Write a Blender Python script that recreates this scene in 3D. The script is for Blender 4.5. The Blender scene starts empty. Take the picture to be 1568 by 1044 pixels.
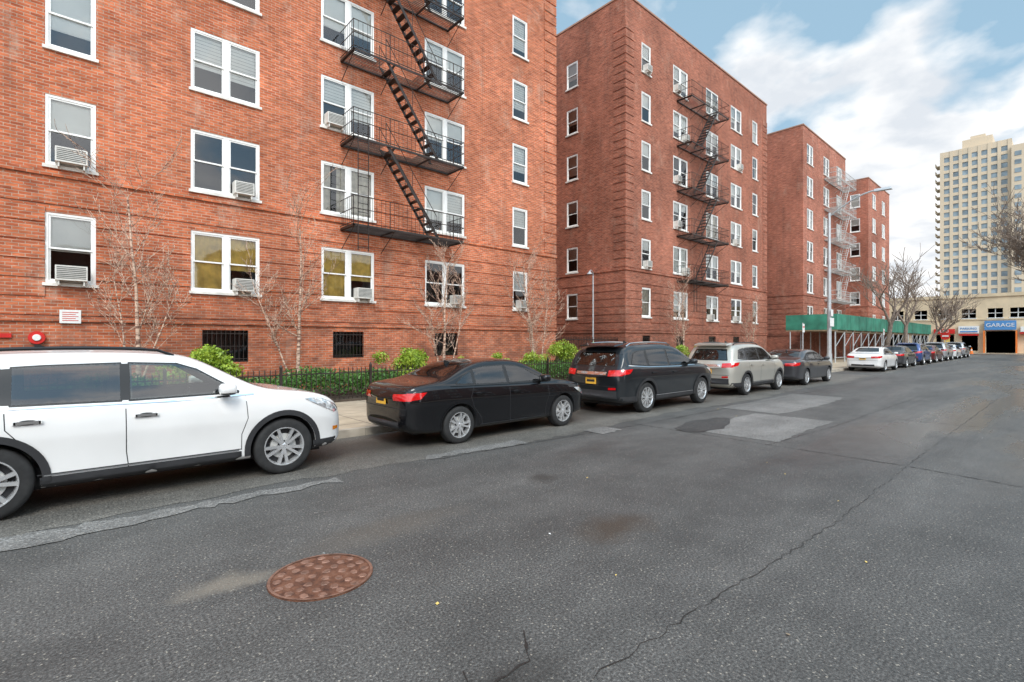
import bpy, bmesh, math, random
import numpy as np
from mathutils import Vector, Matrix
from mathutils.bvhtree import BVHTree
R=random.Random(7)
sc=bpy.context.scene
col=sc.collection
# ------------------------------------------------------------------ materials
def newmat(name):
    m=bpy.data.materials.new(name); m.use_nodes=True
    nt=m.node_tree; b=nt.nodes['Principled BSDF']
    return m,nt,b
def N(nt,t,**k):
    n=nt.nodes.new(t)
    for a,v in k.items(): setattr(n,a,v)
    return n
def ramp(nt,src,stops):
    r=N(nt,'ShaderNodeValToRGB'); e=r.color_ramp.elements
    while len(e)<len(stops): e.new(0.5)
    for i,(p,c) in enumerate(stops):
        e[i].position=p
        e[i].color=(c,c,c,1) if not isinstance(c,(tuple,list)) else (c[0],c[1],c[2],1)
    nt.links.new(src,r.inputs[0]); return r.outputs[0]
def noise(nt,vec,scale,detail=4,rough=.55,dist=0):
    n=N(nt,'ShaderNodeTexNoise'); n.inputs['Scale'].default_value=scale
    n.inputs['Detail'].default_value=detail; n.inputs['Roughness'].default_value=rough
    n.inputs['Distortion'].default_value=dist
    if vec is not None: nt.links.new(vec,n.inputs['Vector'])
    return n.outputs['Fac']
def mix(nt,fac,a,b,mode='MIX'):
    n=N(nt,'ShaderNodeMix',data_type='RGBA',blend_type=mode)
    for s,v in ((0,fac),(6,a),(7,b)):
        if hasattr(v,'is_linked'): nt.links.new(v,n.inputs[s])
        elif s==0: n.inputs[0].default_value=v
        else: n.inputs[s].default_value=(v[0],v[1],v[2],1)
    return n.outputs[2]
def objco(nt,scale=(1,1,1)):
    t=N(nt,'ShaderNodeTexCoord'); mp=N(nt,'ShaderNodeMapping'); mp.inputs['Scale'].default_value=scale
    nt.links.new(t.outputs['Object'],mp.inputs[0]); return mp.outputs[0]
def math_(nt,op,a,b=0.0,clamp=False):
    n=N(nt,'ShaderNodeMath',operation=op,use_clamp=clamp)
    for i,v in ((0,a),(1,b)):
        if hasattr(v,'is_linked'): nt.links.new(v,n.inputs[i])
        else: n.inputs[i].default_value=v
    return n.outputs[0]
def bump(nt,b,h,strength=.3,dist=.01):
    n=N(nt,'ShaderNodeBump'); n.inputs['Distance'].default_value=dist
    if hasattr(strength,'is_linked'): nt.links.new(strength,n.inputs['Strength'])
    else: n.inputs['Strength'].default_value=strength
    nt.links.new(h,n.inputs['Height']); nt.links.new(n.outputs[0],b.inputs['Normal'])
def simple(name,c,rough=.5,metal=0,coat=0,var=.12,scale=6,spec=.5,bmp=0,rvar=0.0):
    m,nt,b=newmat(name)
    f=noise(nt,objco(nt),scale,2)
    f2=ramp(nt,f,[(.3,0.0),(.7,1.0)])
    a=tuple(x*(1-var) for x in c); d=tuple(min(1,x*(1+var)) for x in c)
    nt.links.new(mix(nt,f2,a,d),b.inputs['Base Color'])
    b.inputs['Roughness'].default_value=rough; b.inputs['Metallic'].default_value=metal
    b.inputs['Coat Weight'].default_value=coat; b.inputs['Coat Roughness'].default_value=.02
    b.inputs['Specular IOR Level'].default_value=spec
    if rvar>0:
        nt.links.new(ramp(nt,noise(nt,objco(nt),scale*.6,3),[(.3,max(0,rough-rvar)),(.7,min(1,rough+rvar))]),b.inputs['Roughness'])
    if bmp: bump(nt,b,noise(nt,objco(nt),scale*6,3),bmp,.01)
    return m
def brickmat(name,c1,c2,mortar,stain=.5,soot=.45):
    m,nt,b=newmat(name)
    t=N(nt,'ShaderNodeTexCoord'); s=N(nt,'ShaderNodeSeparateXYZ'); nt.links.new(t.outputs['Object'],s.inputs[0])
    u=math_(nt,'ADD',s.outputs[0],s.outputs[1])
    c=N(nt,'ShaderNodeCombineXYZ'); nt.links.new(u,c.inputs[0]); nt.links.new(s.outputs[2],c.inputs[1])
    bt=N(nt,'ShaderNodeTexBrick'); nt.links.new(c.outputs[0],bt.inputs['Vector'])
    bt.inputs['Scale'].default_value=1; bt.inputs['Brick Width'].default_value=.225; bt.inputs['Row Height'].default_value=.0772
    bt.inputs['Mortar Size'].default_value=.0085; bt.inputs['Mortar Smooth'].default_value=.2; bt.inputs['Bias'].default_value=-.1
    bt.inputs['Color1'].default_value=(*c1,1); bt.inputs['Color2'].default_value=(*c2,1); bt.inputs['Mortar'].default_value=(*mortar,1)
    big=ramp(nt,noise(nt,objco(nt,(.35,.35,.30)),1.0,5,.65),[(.3,.68),(.7,1.22)])
    c3=mix(nt,1.0,bt.outputs['Color'],big,'MULTIPLY')
    sm=ramp(nt,noise(nt,objco(nt,(2.6,2.6,13)),1.0,2,.6),[(.32,.70),(.7,1.24)])
    c3=mix(nt,1.0,c3,sm,'MULTIPLY')
    ef=ramp(nt,noise(nt,objco(nt,(1.1,1.1,.45)),1.1,6,.75),[(.55,0.0),(.76,stain)])
    c4=mix(nt,ef,c3,(.58,.44,.34))
    gz=ramp(nt,math_(nt,'DIVIDE',s.outputs[2],7.0),[(.12,1.0),(.75,.0)])
    gn=ramp(nt,noise(nt,objco(nt,(.9,.9,1.6)),1.3,5,.7),[(.46,0.0),(.62,.7)])
    c4=mix(nt,math_(nt,'MULTIPLY',gz,gn),c4,(.18,.088,.062))
    so=ramp(nt,noise(nt,objco(nt,(1.6,1.6,.12)),1.4,4,.65),[(.53,0.0),(.78,soot)])
    c5=mix(nt,so,c4,(.12,.07,.055))
    nt.links.new(c5,b.inputs['Base Color']); b.inputs['Roughness'].default_value=.88
    b.inputs['Specular IOR Level'].default_value=.2
    inv=math_(nt,'SUBTRACT',1.0,bt.outputs['Fac'])
    bump(nt,b,inv,.6,.009)
    return m
M={}
M['brick1']=brickmat('brick_orange_red',(.62,.178,.078),(.41,.100,.045),(.50,.34,.25),.60)
M['brick2']=brickmat('brick_brown_red',(.40,.120,.068),(.27,.077,.046),(.40,.26,.195),.32)
M['brick3']=brickmat('brick_far_red',(.46,.148,.088),(.35,.105,.066),(.42,.28,.22),.3)
M['white']=simple('white_window_frame',(.85,.84,.81),.4,var=.06,scale=3)
M['sill']=simple('painted_sill',(.74,.71,.66),.6,var=.2,scale=3)
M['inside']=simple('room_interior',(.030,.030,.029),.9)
M['blindw']=simple('window_blind_white',(.86,.85,.80),.8,var=.06,scale=1)
M['blindb']=simple('window_curtain_beige',(.64,.58,.48),.9,var=.25,scale=5)
M['blindy']=simple('window_curtain_yellow',(.80,.56,.16),.9,var=.3,scale=3)
M['iron']=simple('black_iron',(.034,.024,.020),.5,metal=.2,var=.4,scale=3,rvar=.15)
M['ironlight']=simple('grey_painted_iron',(.50,.50,.48),.5,var=.2,scale=3)
M['acw']=simple('ac_casing',(.66,.64,.59),.5,var=.12,scale=5)
M['acd']=simple('ac_grille',(.16,.16,.15),.6,var=.2,scale=9)
M['green']=simple('green_plywood',(.035,.21,.14),.6,var=.3,scale=1.2)
M['beige']=simple('beige_render',(.68,.55,.37),.85,var=.14,scale=.6)
M['beige2']=simple('beige_tower_concrete',(.60,.49,.36),.85,var=.06,scale=.1)
M['towerglass']=simple('tower_glass',(.22,.28,.32),.35,var=.4,scale=.35)
M['shopglass']=simple('shop_glass',(.06,.07,.08),.08,var=.6,scale=.8)
M['coping']=simple('stone_coping',(.36,.2,.14),.8,var=.15)
M['roof']=simple('roof_felt',(.07,.07,.07),.9)
M['galv']=simple('galvanised_steel',(.52,.54,.55),.45,metal=.4,var=.1)
M['red']=simple('red_enamel',(.60,.025,.02),.35,var=.1)
M['blue']=simple('blue_sign',(.08,.26,.55),.4,var=.1)
M['signw']=simple('white_sign',(.80,.80,.77),.5,var=.04)
M['dark']=simple('dark_opening',(.02,.02,.022),.7)
M['wood']=simple('timber',(.30,.22,.14),.8,var=.2)
M['orange']=simple('orange_plastic',(.8,.2,.03),.5)
def glassmat(name,tint,add,rb=.03,wav=.06):
    m=bpy.data.materials.new(name); m.use_nodes=True; nt=m.node_tree; nt.nodes.clear()
    out=N(nt,'ShaderNodeOutputMaterial'); tr=N(nt,'ShaderNodeBsdfTransparent'); tr.inputs[0].default_value=(*tint,1)
    gl=N(nt,'ShaderNodeBsdfGlossy'); gl.inputs['Roughness'].default_value=rb; gl.inputs[0].default_value=(.95,.97,1,1)
    fr=N(nt,'ShaderNodeFresnel'); fr.inputs[0].default_value=1.55
    f=math_(nt,'ADD',math_(nt,'MULTIPLY',fr.outputs[0],1.1),add,True)
    if wav:
        bn=N(nt,'ShaderNodeBump'); bn.inputs['Strength'].default_value=wav; bn.inputs['Distance'].default_value=.05
        nt.links.new(noise(nt,objco(nt),1.2,2),bn.inputs['Height']); nt.links.new(bn.outputs[0],gl.inputs['Normal'])
    mx=N(nt,'ShaderNodeMixShader'); nt.links.new(f,mx.inputs[0]); nt.links.new(tr.outputs[0],mx.inputs[1]); nt.links.new(gl.outputs[0],mx.inputs[2])
    nt.links.new(mx.outputs[0],out.inputs[0]); return m
M['glass']=glassmat('window_glass',(.92,.94,.93),.03)
M['cgclear']=glassmat('car_glass_clear',(.66,.72,.68),.03,.015,0)
M['cgtint']=glassmat('car_glass_privacy',(.26,.28,.27),.03,.015,0)
def asphalt(name,base,wet=.5,tint=(1,.97,.92),spots=(),dry=False):
    m,nt,b=newmat(name); o=objco(nt)
    fine=noise(nt,o,58,3,.75)
    agg=ramp(nt,fine,[(.34,.36),(.48,.82),(.60,1.42),(.70,2.7)])
    col1=mix(nt,1.0,tuple(base*t for t in tint),agg,'MULTIPLY')
    lum=ramp(nt,noise(nt,objco(nt,(.14,.6,1)),1.0,5,.62,.4),[(.28,.70),(.72,1.32)])
    c2=mix(nt,1.0,col1,lum,'MULTIPLY')
    blot=ramp(nt,noise(nt,objco(nt,(1.3,1.5,1)),1.0,5,.66),[(.35,.80),(.7,1.18)])
    c2=mix(nt,1.0,c2,blot,'MULTIPLY')
    v=N(nt,'ShaderNodeTexVoronoi'); v.inputs['Scale'].default_value=34; nt.links.new(o,v.inputs['Vector'])
    st=ramp(nt,v.outputs['Distance'],[(.15,1.0),(.26,0.0)])
    sel=ramp(nt,noise(nt,o,27,2),[(.48,0.0),(.58,.9)])
    c2=mix(nt,math_(nt,'MULTIPLY',st,sel),c2,(.38,.34,.28))
    wn=noise(nt,objco(nt,(.10,.62,1)),1.0,5,.62,.3)
    # the road is damp mainly along its camera-side half, further up the street
    sp=N(nt,'ShaderNodeSeparateXYZ'); nt.links.new(o,sp.inputs[0])
    mx_=ramp(nt,math_(nt,'DIVIDE',sp.outputs[0],40.0),[(.12,0.0),(.30,1.0)])
    my_=ramp(nt,math_(nt,'DIVIDE',math_(nt,'ADD',sp.outputs[1],4.0),14.0),[(.40,1.0),(.62,.25)])
    msk=math_(nt,'MULTIPLY',mx_,my_)
    wetf=ramp(nt,math_(nt,'ADD',wn,math_(nt,'MULTIPLY',math_(nt,'SUBTRACT',msk,.65),-.10)),[(.42,wet),(.58,0.0)])
    wetf=math_(nt,'MULTIPLY',wetf,math_(nt,'ADD',math_(nt,'MULTIPLY',msk,.78),.22))
    c2=mix(nt,wetf,c2,mix(nt,1.0,c2,(.70,.71,.73),'MULTIPLY'))
    rr=math_(nt,'SUBTRACT',.62,math_(nt,'MULTIPLY',wetf,.42))
    if spots:
        dn=N(nt,'ShaderNodeTexNoise'); dn.inputs['Scale'].default_value=3.0; dn.inputs['Detail'].default_value=4; nt.links.new(o,dn.inputs['Vector'])
        va=N(nt,'ShaderNodeVectorMath',operation='MULTIPLY_ADD'); nt.links.new(dn.outputs['Color'],va.inputs[0]); va.inputs[1].default_value=(.45,.45,0); nt.links.new(o,va.inputs[2])
        for (sx,sy,rx,ry,tc,k) in spots:
            mp=N(nt,'ShaderNodeMapping'); mp.inputs['Location'].default_value=(-(sx+.22)/rx,-(sy+.22)/ry,0); mp.inputs['Scale'].default_value=(1/rx,1/ry,0)
            nt.links.new(va.outputs[0],mp.inputs[0]); ln=N(nt,'ShaderNodeVectorMath',operation='LENGTH'); nt.links.new(mp.outputs[0],ln.inputs[0])
            f=ramp(nt,math_(nt,'MULTIPLY',ln.outputs['Value'],.5),[(.15,k),(.55,0.0)])
            c2=mix(nt,f,c2,tc)
    nt.links.new(c2,b.inputs['Base Color'])
    nt.links.new(rr,b.inputs['Roughness']); b.inputs['Specular IOR Level'].default_value=.5
    bump(nt,b,fine,math_(nt,'SUBTRACT',.75,math_(nt,'MULTIPLY',wetf,.52)),.008)
    return m
M['asphalt']=asphalt('asphalt_road',.094,1.0,(1,.955,.885),spots=[(3.9,2.9,.50,.32,(.055,.036,.022),.75),(4.6,4.5,.35,.2,(.03,.025,.02),.7),(2.3,4.3,1.0,.3,(.13,.105,.08),.35),(1.6,1.9,.5,.22,(.02,.018,.015),.8),(6.4,5.2,.9,.3,(.04,.035,.03),.4),(.9,4.1,.4,.2,(.26,.22,.17),.55)])
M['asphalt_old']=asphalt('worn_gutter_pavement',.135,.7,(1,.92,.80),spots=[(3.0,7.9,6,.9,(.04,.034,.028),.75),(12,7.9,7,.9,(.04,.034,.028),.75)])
M['asphalt_patch']=asphalt('asphalt_patch_light',.185,.12,(1,.955,.89))
M['asphalt_dark']=asphalt('asphalt_patch_dark',.045,1.0,(1,.95,.9))
M['seam']=simple('crack_tar',(.022,.02,.018),.5)
def concrete():
    m,nt,b=newmat('sidewalk_concrete'); o=objco(nt)
    bt=N(nt,'ShaderNodeTexBrick'); nt.links.new(o,bt.inputs['Vector']); bt.offset=0
    bt.inputs['Scale'].default_value=1; bt.inputs['Brick Width'].default_value=1.5; bt.inputs['Row Height'].default_value=1.35
    bt.inputs['Mortar Size'].default_value=.012; bt.inputs['Color1'].default_value=(.50,.40,.28,1); bt.inputs['Color2'].default_value=(.42,.34,.25,1); bt.inputs['Mortar'].default_value=(.12,.1,.08,1)
    f=ramp(nt,noise(nt,o,1.5,5,.65),[(.3,.7),(.7,1.2)])
    nt.links.new(mix(nt,1.0,bt.outputs['Color'],f,'MULTIPLY'),b.inputs['Base Color']); b.inputs['Roughness'].default_value=.75
    bump(nt,b,noise(nt,o,60,3),.3,.005); return m
M['conc']=concrete()
M['kerb']=simple('kerb_stone',(.42,.37,.30),.75,var=.3,scale=2.5,bmp=.3)
M['soil']=simple('yard_soil',(.07,.05,.035),.95,var=.4,scale=3,bmp=.5)
M['ground']=simple('ground_dirt',(.12,.11,.09),.95,var=.3,scale=.3)
def leafmat(name,c1,c2):
    m,nt,b=newmat(name)
    f=ramp(nt,noise(nt,objco(nt),3.5,3,.7),[(.3,0.0),(.7,1.0)])
    f2=ramp(nt,noise(nt,objco(nt),37,2),[(.3,.5),(.7,1.55)])
    nt.links.new(mix(nt,1.0,mix(nt,f,c1,c2),f2,'MULTIPLY'),b.inputs['Base Color']); b.inputs['Roughness'].default_value=.5
    return m
M['hedge']=leafmat('hedge_leaves',(.03,.10,.018),(.10,.23,.035))
M['bush']=leafmat('bright_bush_leaves',(.15,.28,.02),(.35,.42,.04))
M['bark']=simple('tree_bark',(.22,.17,.135),.9,var=.35,scale=8,bmp=.4)
def birch():
    m,nt,b=newmat('birch_bark')
    f=ramp(nt,noise(nt,objco(nt,(3,3,14)),1.5,4,.6),[(.40,(.17,.085,.06)),(.56,(.66,.47,.35))])
    nt.links.new(f,b.inputs['Base Color']); b.inputs['Roughness'].default_value=.8; return m
M['birch']=birch()
def rust():
    m,nt,b=newmat('rusted_iron_cover'); o=objco(nt)
    f=ramp(nt,noise(nt,o,9,5,.7),[(.35,(.07,.03,.02)),(.55,(.19,.08,.045)),(.75,(.28,.16,.11))])
    nt.links.new(f,b.inputs['Base Color']); b.inputs['Roughness'].default_value=.6; b.inputs['Metallic'].default_value=.25
    bump(nt,b,noise(nt,o,90,4),.5,.004); return m
M['rust']=rust()
def paint(name,c,metal=0,rough=.4,spec=.4):
    return simple(name,c,rough,metal,coat=1.0,var=.04,scale=2,spec=spec)
P_WHITE=paint('paint_white',(.80,.79,.77)); P_BLACK=paint('paint_black',(.004,.004,.005),0,.5,.1); P_GREY=paint('paint_dark_grey',(.012,.015,.018),.2,.4,.2)
P_SILVER=paint('paint_silver_beige',(.52,.50,.44),.5); P_BLUE=paint('paint_blue',(.03,.07,.22),.3); P_CHAR=paint('paint_charcoal',(.05,.05,.055),.4)
P_RED=paint('paint_maroon',(.10,.012,.012),.3); P_SILV2=paint('paint_silver',(.45,.46,.47),.6)
M['carglass']=simple('car_glass_dark',(.010,.012,.013),.03,var=.3,scale=1.2,spec=.6)
M['cabin']=simple('cabin_lining',(.09,.085,.08),.8,var=.2)
M['seat']=simple('seat_fabric',(.13,.12,.11),.7,var=.2)
M['trim']=simple('black_trim',(.010,.010,.010),.3,var=.1)
M['clad']=simple('grey_plastic_cladding',(.028,.028,.03),.6,var=.15)
M['tyre']=simple('tyre_rubber',(.022,.022,.022),.8,var=.3,scale=10)
M['rim']=simple('alloy_rim',(.70,.70,.70),.25,metal=.7,var=.08)
M['chrome']=simple('chrome',(.75,.75,.76),.1,metal=1,var=.03)
M['tail']=simple('tail_light_red',(.60,.008,.01),.12,coat=1,var=.25,scale=14)
M['head']=simple('headlight_lens',(.50,.52,.53),.06,metal=.55,coat=1,var=.4,scale=22)
M['amber']=simple('amber_lens',(.7,.22,.02),.15)
M['plate']=simple('licence_plate',(.85,.46,.05),.5,var=.15,scale=30)
# ------------------------------------------------------------------ mesh builder
class MB:
    def __init__(s): s.v=[];s.f=[];s.m=[]
    def quad(s,a,b,c,d,mi=0):
        n=len(s.v); s.v+= [tuple(a),tuple(b),tuple(c),tuple(d)]; s.f.append((n,n+1,n+2,n+3)); s.m.append(mi)
    def hexa(s,p,mi=0):
        n=len(s.v); s.v+=[tuple(q) for q in p]
        for f in ((0,3,2,1),(4,5,6,7),(0,1,5,4),(1,2,6,5),(2,3,7,6),(3,0,4,7)):
            s.f.append(tuple(n+i for i in f)); s.m.append(mi)
    def box(s,x0,x1,y0,y1,z0,z1,mi=0):
        s.hexa([(x0,y0,z0),(x1,y0,z0),(x1,y1,z0),(x0,y1,z0),(x0,y0,z1),(x1,y0,z1),(x1,y1,z1),(x0,y1,z1)],mi)
    def tube(s,p0,p1,r0,r1=None,n=6,mi=0,cap=False):
        if r1 is None: r1=r0
        p0=Vector(p0);p1=Vector(p1); d=(p1-p0)
        if d.length<1e-6: return
        d.normalize(); a=d.orthogonal().normalized(); b=d.cross(a); k=len(s.v)
        for p,r in ((p0,r0),(p1,r1)):
            for i in range(n):
                t=2*math.pi*i/n; s.v.append(tuple(p+(a*math.cos(t)+b*math.sin(t))*r))
        for i in range(n):
            j=(i+1)%n; s.f.append((k+i,k+j,k+n+j,k+n+i)); s.m.append(mi)
        if cap:
            s.f.append(tuple(k+i for i in range(n))[::-1]); s.m.append(mi); s.f.append(tuple(k+n+i for i in range(n))); s.m.append(mi)
    def disc(s,c,r,axis='z',n=24,mi=0):
        k=len(s.v)
        for i in range(n):
            t=2*math.pi*i/n; a,b=r*math.cos(t),r*math.sin(t)
            s.v.append((c[0]+a,c[1]+b,c[2]) if axis=='z' else (c[0]+a,c[1],c[2]+b))
        s.f.append(tuple(range(k,k+n))); s.m.append(mi)
    def prism(s,pts,axis,e0,e1,mi=0):
        k=len(s.v); n=len(pts)
        for e in (e0,e1):
            for p in pts:
                s.v.append({'y':(p[0],e,p[1]),'x':(e,p[0],p[1]),'z':(p[0],p[1],e)}[axis])
        s.f.append(tuple(range(k,k+n))); s.m.append(mi); s.f.append(tuple(range(k+n,k+2*n))[::-1]); s.m.append(mi)
        for i in range(n):
            j=(i+1)%n; s.f.append((k+j,k+i,k+n+i,k+n+j)); s.m.append(mi)
    def obj(s,name,mats,parent=None,smooth=False):
        me=bpy.data.meshes.new(name); me.from_pydata(s.v,[],s.f)
        for m in mats: me.materials.append(M[m] if isinstance(m,str) else m)
        if s.f: me.polygons.foreach_set('material_index',s.m)
        if smooth: me.polygons.foreach_set('use_smooth',[True]*len(s.f))
        me.update(); o=bpy.data.objects.new(name,me); col.objects.link(o)
        if parent: o.parent=parent
        return o
def empty(name,loc=(0,0,0)):
    e=bpy.data.objects.new(name,None); e.location=loc; col.objects.link(e); e.empty_display_size=.3; return e
class Fr:
    def __init__(s,O,A,Nn): s.O=Vector(O);s.A=Vector(A);s.N=Vector(Nn); s.flip=s.A.cross(Vector((0,0,1))).dot(s.N)<0
    def P(s,a,o,z): return s.O+s.A*a+s.N*o+Vector((0,0,z))
    def box(s,mb,a0,a1,o0,o1,z0,z1,mi=0):
        P=s.P; mb.hexa([P(a0,o0,z0),P(a1,o0,z0),P(a1,o1,z0),P(a0,o1,z0),P(a0,o0,z1),P(a1,o0,z1),P(a1,o1,z1),P(a0,o1,z1)],mi)
    def quad(s,mb,a0,a1,z0,z1,o,mi=0):
        if s.flip: a0,a1=a1,a0
        P=s.P; mb.quad(P(a0,o,z0),P(a1,o,z0),P(a1,o,z1),P(a0,o,z1),mi)
def facade(fr,L0,L1,z0,z1,ops,wall,trim,glass,inner,rng,yellow=()):
    As=sorted(set([L0,L1]+[o[0] for o in ops]+[o[1] for o in ops])); Zs=sorted(set([z0,z1]+[o[2] for o in ops]+[o[3] for o in ops]))
    for i in range(len(As)-1):
        for j in range(len(Zs)-1):
            ca=(As[i]+As[i+1])/2; cz=(Zs[j]+Zs[j+1])/2
            if any(o[0]<ca<o[1] and o[2]<cz<o[3] for o in ops): continue
            fr.quad(wall,As[i],As[i+1],Zs[j],Zs[j+1],0)
    P=fr.P
    for idx,o in enumerate(ops):
        a0,a1,b0,b1,kind=o
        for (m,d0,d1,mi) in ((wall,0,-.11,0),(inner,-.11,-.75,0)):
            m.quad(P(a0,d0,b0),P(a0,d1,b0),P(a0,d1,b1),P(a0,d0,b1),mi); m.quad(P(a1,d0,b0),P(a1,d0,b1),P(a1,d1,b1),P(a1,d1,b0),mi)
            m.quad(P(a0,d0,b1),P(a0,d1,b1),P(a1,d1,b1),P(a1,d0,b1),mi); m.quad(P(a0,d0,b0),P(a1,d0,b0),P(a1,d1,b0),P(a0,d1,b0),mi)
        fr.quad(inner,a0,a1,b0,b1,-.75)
        if kind=='bars':
            fr.box(trim,a0,a1,-.10,-.05,b0,b0+.04,2); fr.quad(glass,a0,a1,b0,b1,-.09)
            n=int((a1-a0)/.11)
            for k in range(n+1):
                a=a0+.01+(a1-a0-.02)*k/n; fr.box(trim,a-.008,a+.008,-.02,-.004,b0,b1,2)
            for z in (b0+.1,(b0+b1)/2,b1-.1): fr.box(trim,a0,a1,-.018,-.006,z-.012,z+.012,2)
            continue
        fr.box(trim,a0-.05,a1+.05,-.10,.065,b0-.075,b0+.002,1)
        w=.06
        fr.box(trim,a0+.002,a0+w,-.105,-.012,b0+.002,b1-.002); fr.box(trim,a1-w,a1-.002,-.105,-.012,b0+.002,b1-.002)
        fr.box(trim,a0+w,a1-w,-.105,-.012,b1-w,b1-.002); fr.box(trim,a0+w,a1-w,-.105,-.012,b0+.002,b0+w)
        secs=[(a0+w,a1-w)]
        if kind=='D':
            c=(a0+a1)/2; fr.box(trim,c-.07,c+.07,-.105,-.010,b0+w,b1-w); secs=[(a0+w,c-.07),(c+.07,a1-w)]
        basedrop=rng.choice([.35,.45,.50,.52,.52,.6,.7,.9]); basetype=rng.random()
        for si,(s0,s1) in enumerate(secs):
            zm=(b0+b1)/2; t=.042
            for (za,zb,o0,o1) in ((zm-.022,b1-w,-.055,-.028),(b0+w,zm+.022,-.088,-.060)):
                fr.box(trim,s0,s0+t,o0,o1,za,zb); fr.box(trim,s1-t,s1,o0,o1,za,zb)
                fr.box(trim,s0+t,s1-t,o0,o1,zb-t,zb); fr.box(trim,s0+t,s1-t,o0,o1,za,za+t)
                fr.quad(glass,s0+t,s1-t,za+t,zb-t,(o0+o1)/2)
            mi=1 if basetype<.74 else 2
            if idx in yellow: mi=3
            if basetype<.94 or idx in yellow:
                drop=min(.98,max(.15,basedrop+rng.choice([0,0,.06,-.08,.2])))
                if idx in yellow: drop=.98 if rng.random()<.6 else .6
                zb=b1-.03; za=b1-(b1-b0)*drop
                if mi==1 and rng.random()<.6:
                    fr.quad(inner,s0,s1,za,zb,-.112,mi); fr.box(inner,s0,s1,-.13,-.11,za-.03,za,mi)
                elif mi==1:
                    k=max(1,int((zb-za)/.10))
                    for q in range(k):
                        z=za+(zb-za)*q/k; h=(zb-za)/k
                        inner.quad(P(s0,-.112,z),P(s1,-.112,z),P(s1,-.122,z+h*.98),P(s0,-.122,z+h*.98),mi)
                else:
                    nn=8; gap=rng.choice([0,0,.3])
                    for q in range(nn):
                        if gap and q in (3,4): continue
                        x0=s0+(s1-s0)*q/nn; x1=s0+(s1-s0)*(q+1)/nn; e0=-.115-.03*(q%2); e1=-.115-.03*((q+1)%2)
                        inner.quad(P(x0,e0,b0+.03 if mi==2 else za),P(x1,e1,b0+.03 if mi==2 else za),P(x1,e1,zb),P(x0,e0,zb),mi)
def ac(fr,mb,a0,a1,z):
    fr.box(mb,a0,a1,-.05,.28,z,z+.36,0); fr.quad(mb,a0+.03,a1-.03,z+.04,z+.33,.282,1)
    for k in range(6):
        zz=z+.06+k*.045; fr.box(mb,a0+.03,a1-.03,.283,.290,zz,zz+.014,0)
    fr.box(mb,a0+.05,a0+.08,0,.25,z-.12,z,0); fr.box(mb,a1-.08,a1-.05,0,.25,z-.12,z,0)
def bands(fr,mb,L0,L1,z0,z1,ops,h=.38,g=.07,o=.03):
    z=z0
    while z+h<=z1+.01:
        cuts=[(q[0]-.001,q[1]+.001) for q in ops if q[3]>z and q[2]-.08<z+h]
        cuts.sort(); a=L0
        for c0,c1 in cuts:
            if c1<=L0 or c0>=L1: continue
            if c0>a: fr.box(mb,a,c0,-.01,o,z,z+h)
            a=max(a,c1)
        if a<L1: fr.box(mb,a,L1,-.01,o,z,z+h)
        z+=h+g
ROW0=3.2; FL=2.87; WH=1.72
def fire_escape(name,x0,x1,yw,yf,levels,sx_low,sx_up,mat,ladder=None,parent=None,wid=.014):
    mb=MB(); ym=(yw+yf)/2
    for k,z in enumerate(levels):
        hole=(min(sx_low,sx_up) if sx_up<sx_low else sx_up-1.2, (sx_up+1.3) if sx_up<sx_low else sx_up+.1)
        for y in (yf,yw-.03): mb.box(x0,x1,y,y+.025,z-.07,z)
        for x in (x0,x1-.03): mb.box(x,x+.025,yf,yw,z-.07,z+.002)
        y=yf+.08
        while y<yw-.05:
            if y<ym and k>0:
                mb.box(x0,hole[0],y,y+.02,z-.025,z-.004); mb.box(hole[1],x1,y,y+.02,z-.025,z-.004)
            else: mb.box(x0,x1,y,y+.02,z-.025,z-.004)
            y+=.085
        n=max(3,int((x1-x0)/1.3))
        for i in range(n+1):
            x=x0+.05+(x1-x0-.1)*i/n
            mb.box(x-.018,x+.018,yf,yw,z-.09,z-.03)
            if i in (0,n) or i==n//2: mb.tube((x,yf+.05,z-.08),(x,yw,z-.70),.014)
        for zz in (z+.92,z+.5,z+.06):
            mb.tube((x0,yf,zz),(x1,yf,zz),wid); mb.tube((x0,yf,zz),(x0,yw,zz),wid); mb.tube((x1,yf,zz),(x1,yw,zz),wid)
        nb=int((x1-x0)/.16)
        for i in range(nb+1):
            x=x0+(x1-x0)*i/nb; mb.tube((x,yf,z),(x,yf,z+.92),.0065 if i%8 else .016,n=4)
        for x in (x0,x1):
            for i in range(7):
                y=yf+(yw-yf)*i/7; mb.tube((x,y,z),(x,y,z+.92),.007,n=4)
        if k<len(levels)-1:
            zu=levels[k+1]; ya,yb=yf+.06,yf+.56
            for y in (ya,yb):
                a=Vector((sx_low,y,z)); b=Vector((sx_up,y,zu))
                mb.hexa([(a.x-.02,y-.01,z-.02),(a.x+.10,y-.01,z-.02),(a.x+.10,y+.01,z-.02),(a.x-.02,y+.01,z-.02),
                         (b.x-.02,y-.01,zu),(b.x+.10,y-.01,zu),(b.x+.10,y+.01,zu),(b.x-.02,y+.01,zu)])
                mb.tube((a.x,y,z+.75),(b.x,y,zu+.75),.013)
                for q in (0,.5,1):
                    p=a.lerp(b,q); mb.tube(p,p+Vector((0,0,.75)),.011)
            for q in range(1,12):
                p=Vector((sx_low,0,z)).lerp(Vector((sx_up,0,zu)),q/12)
                mb.box(p.x-.06,p.x+.13,ya,yb,p.z-.014,p.z+.008)
    if ladder:
        lx,ly,za,zb=ladder
        for d in (0,.36): mb.box(lx+d-.012,lx+d+.012,ly-.03,ly-.006,za,zb)
        z=za+.1
        while z<zb: mb.tube((lx,ly-.018,z),(lx+.36,ly-.018,z),.011,n=5); z+=.29
    return mb.obj(name,[mat],parent)
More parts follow.
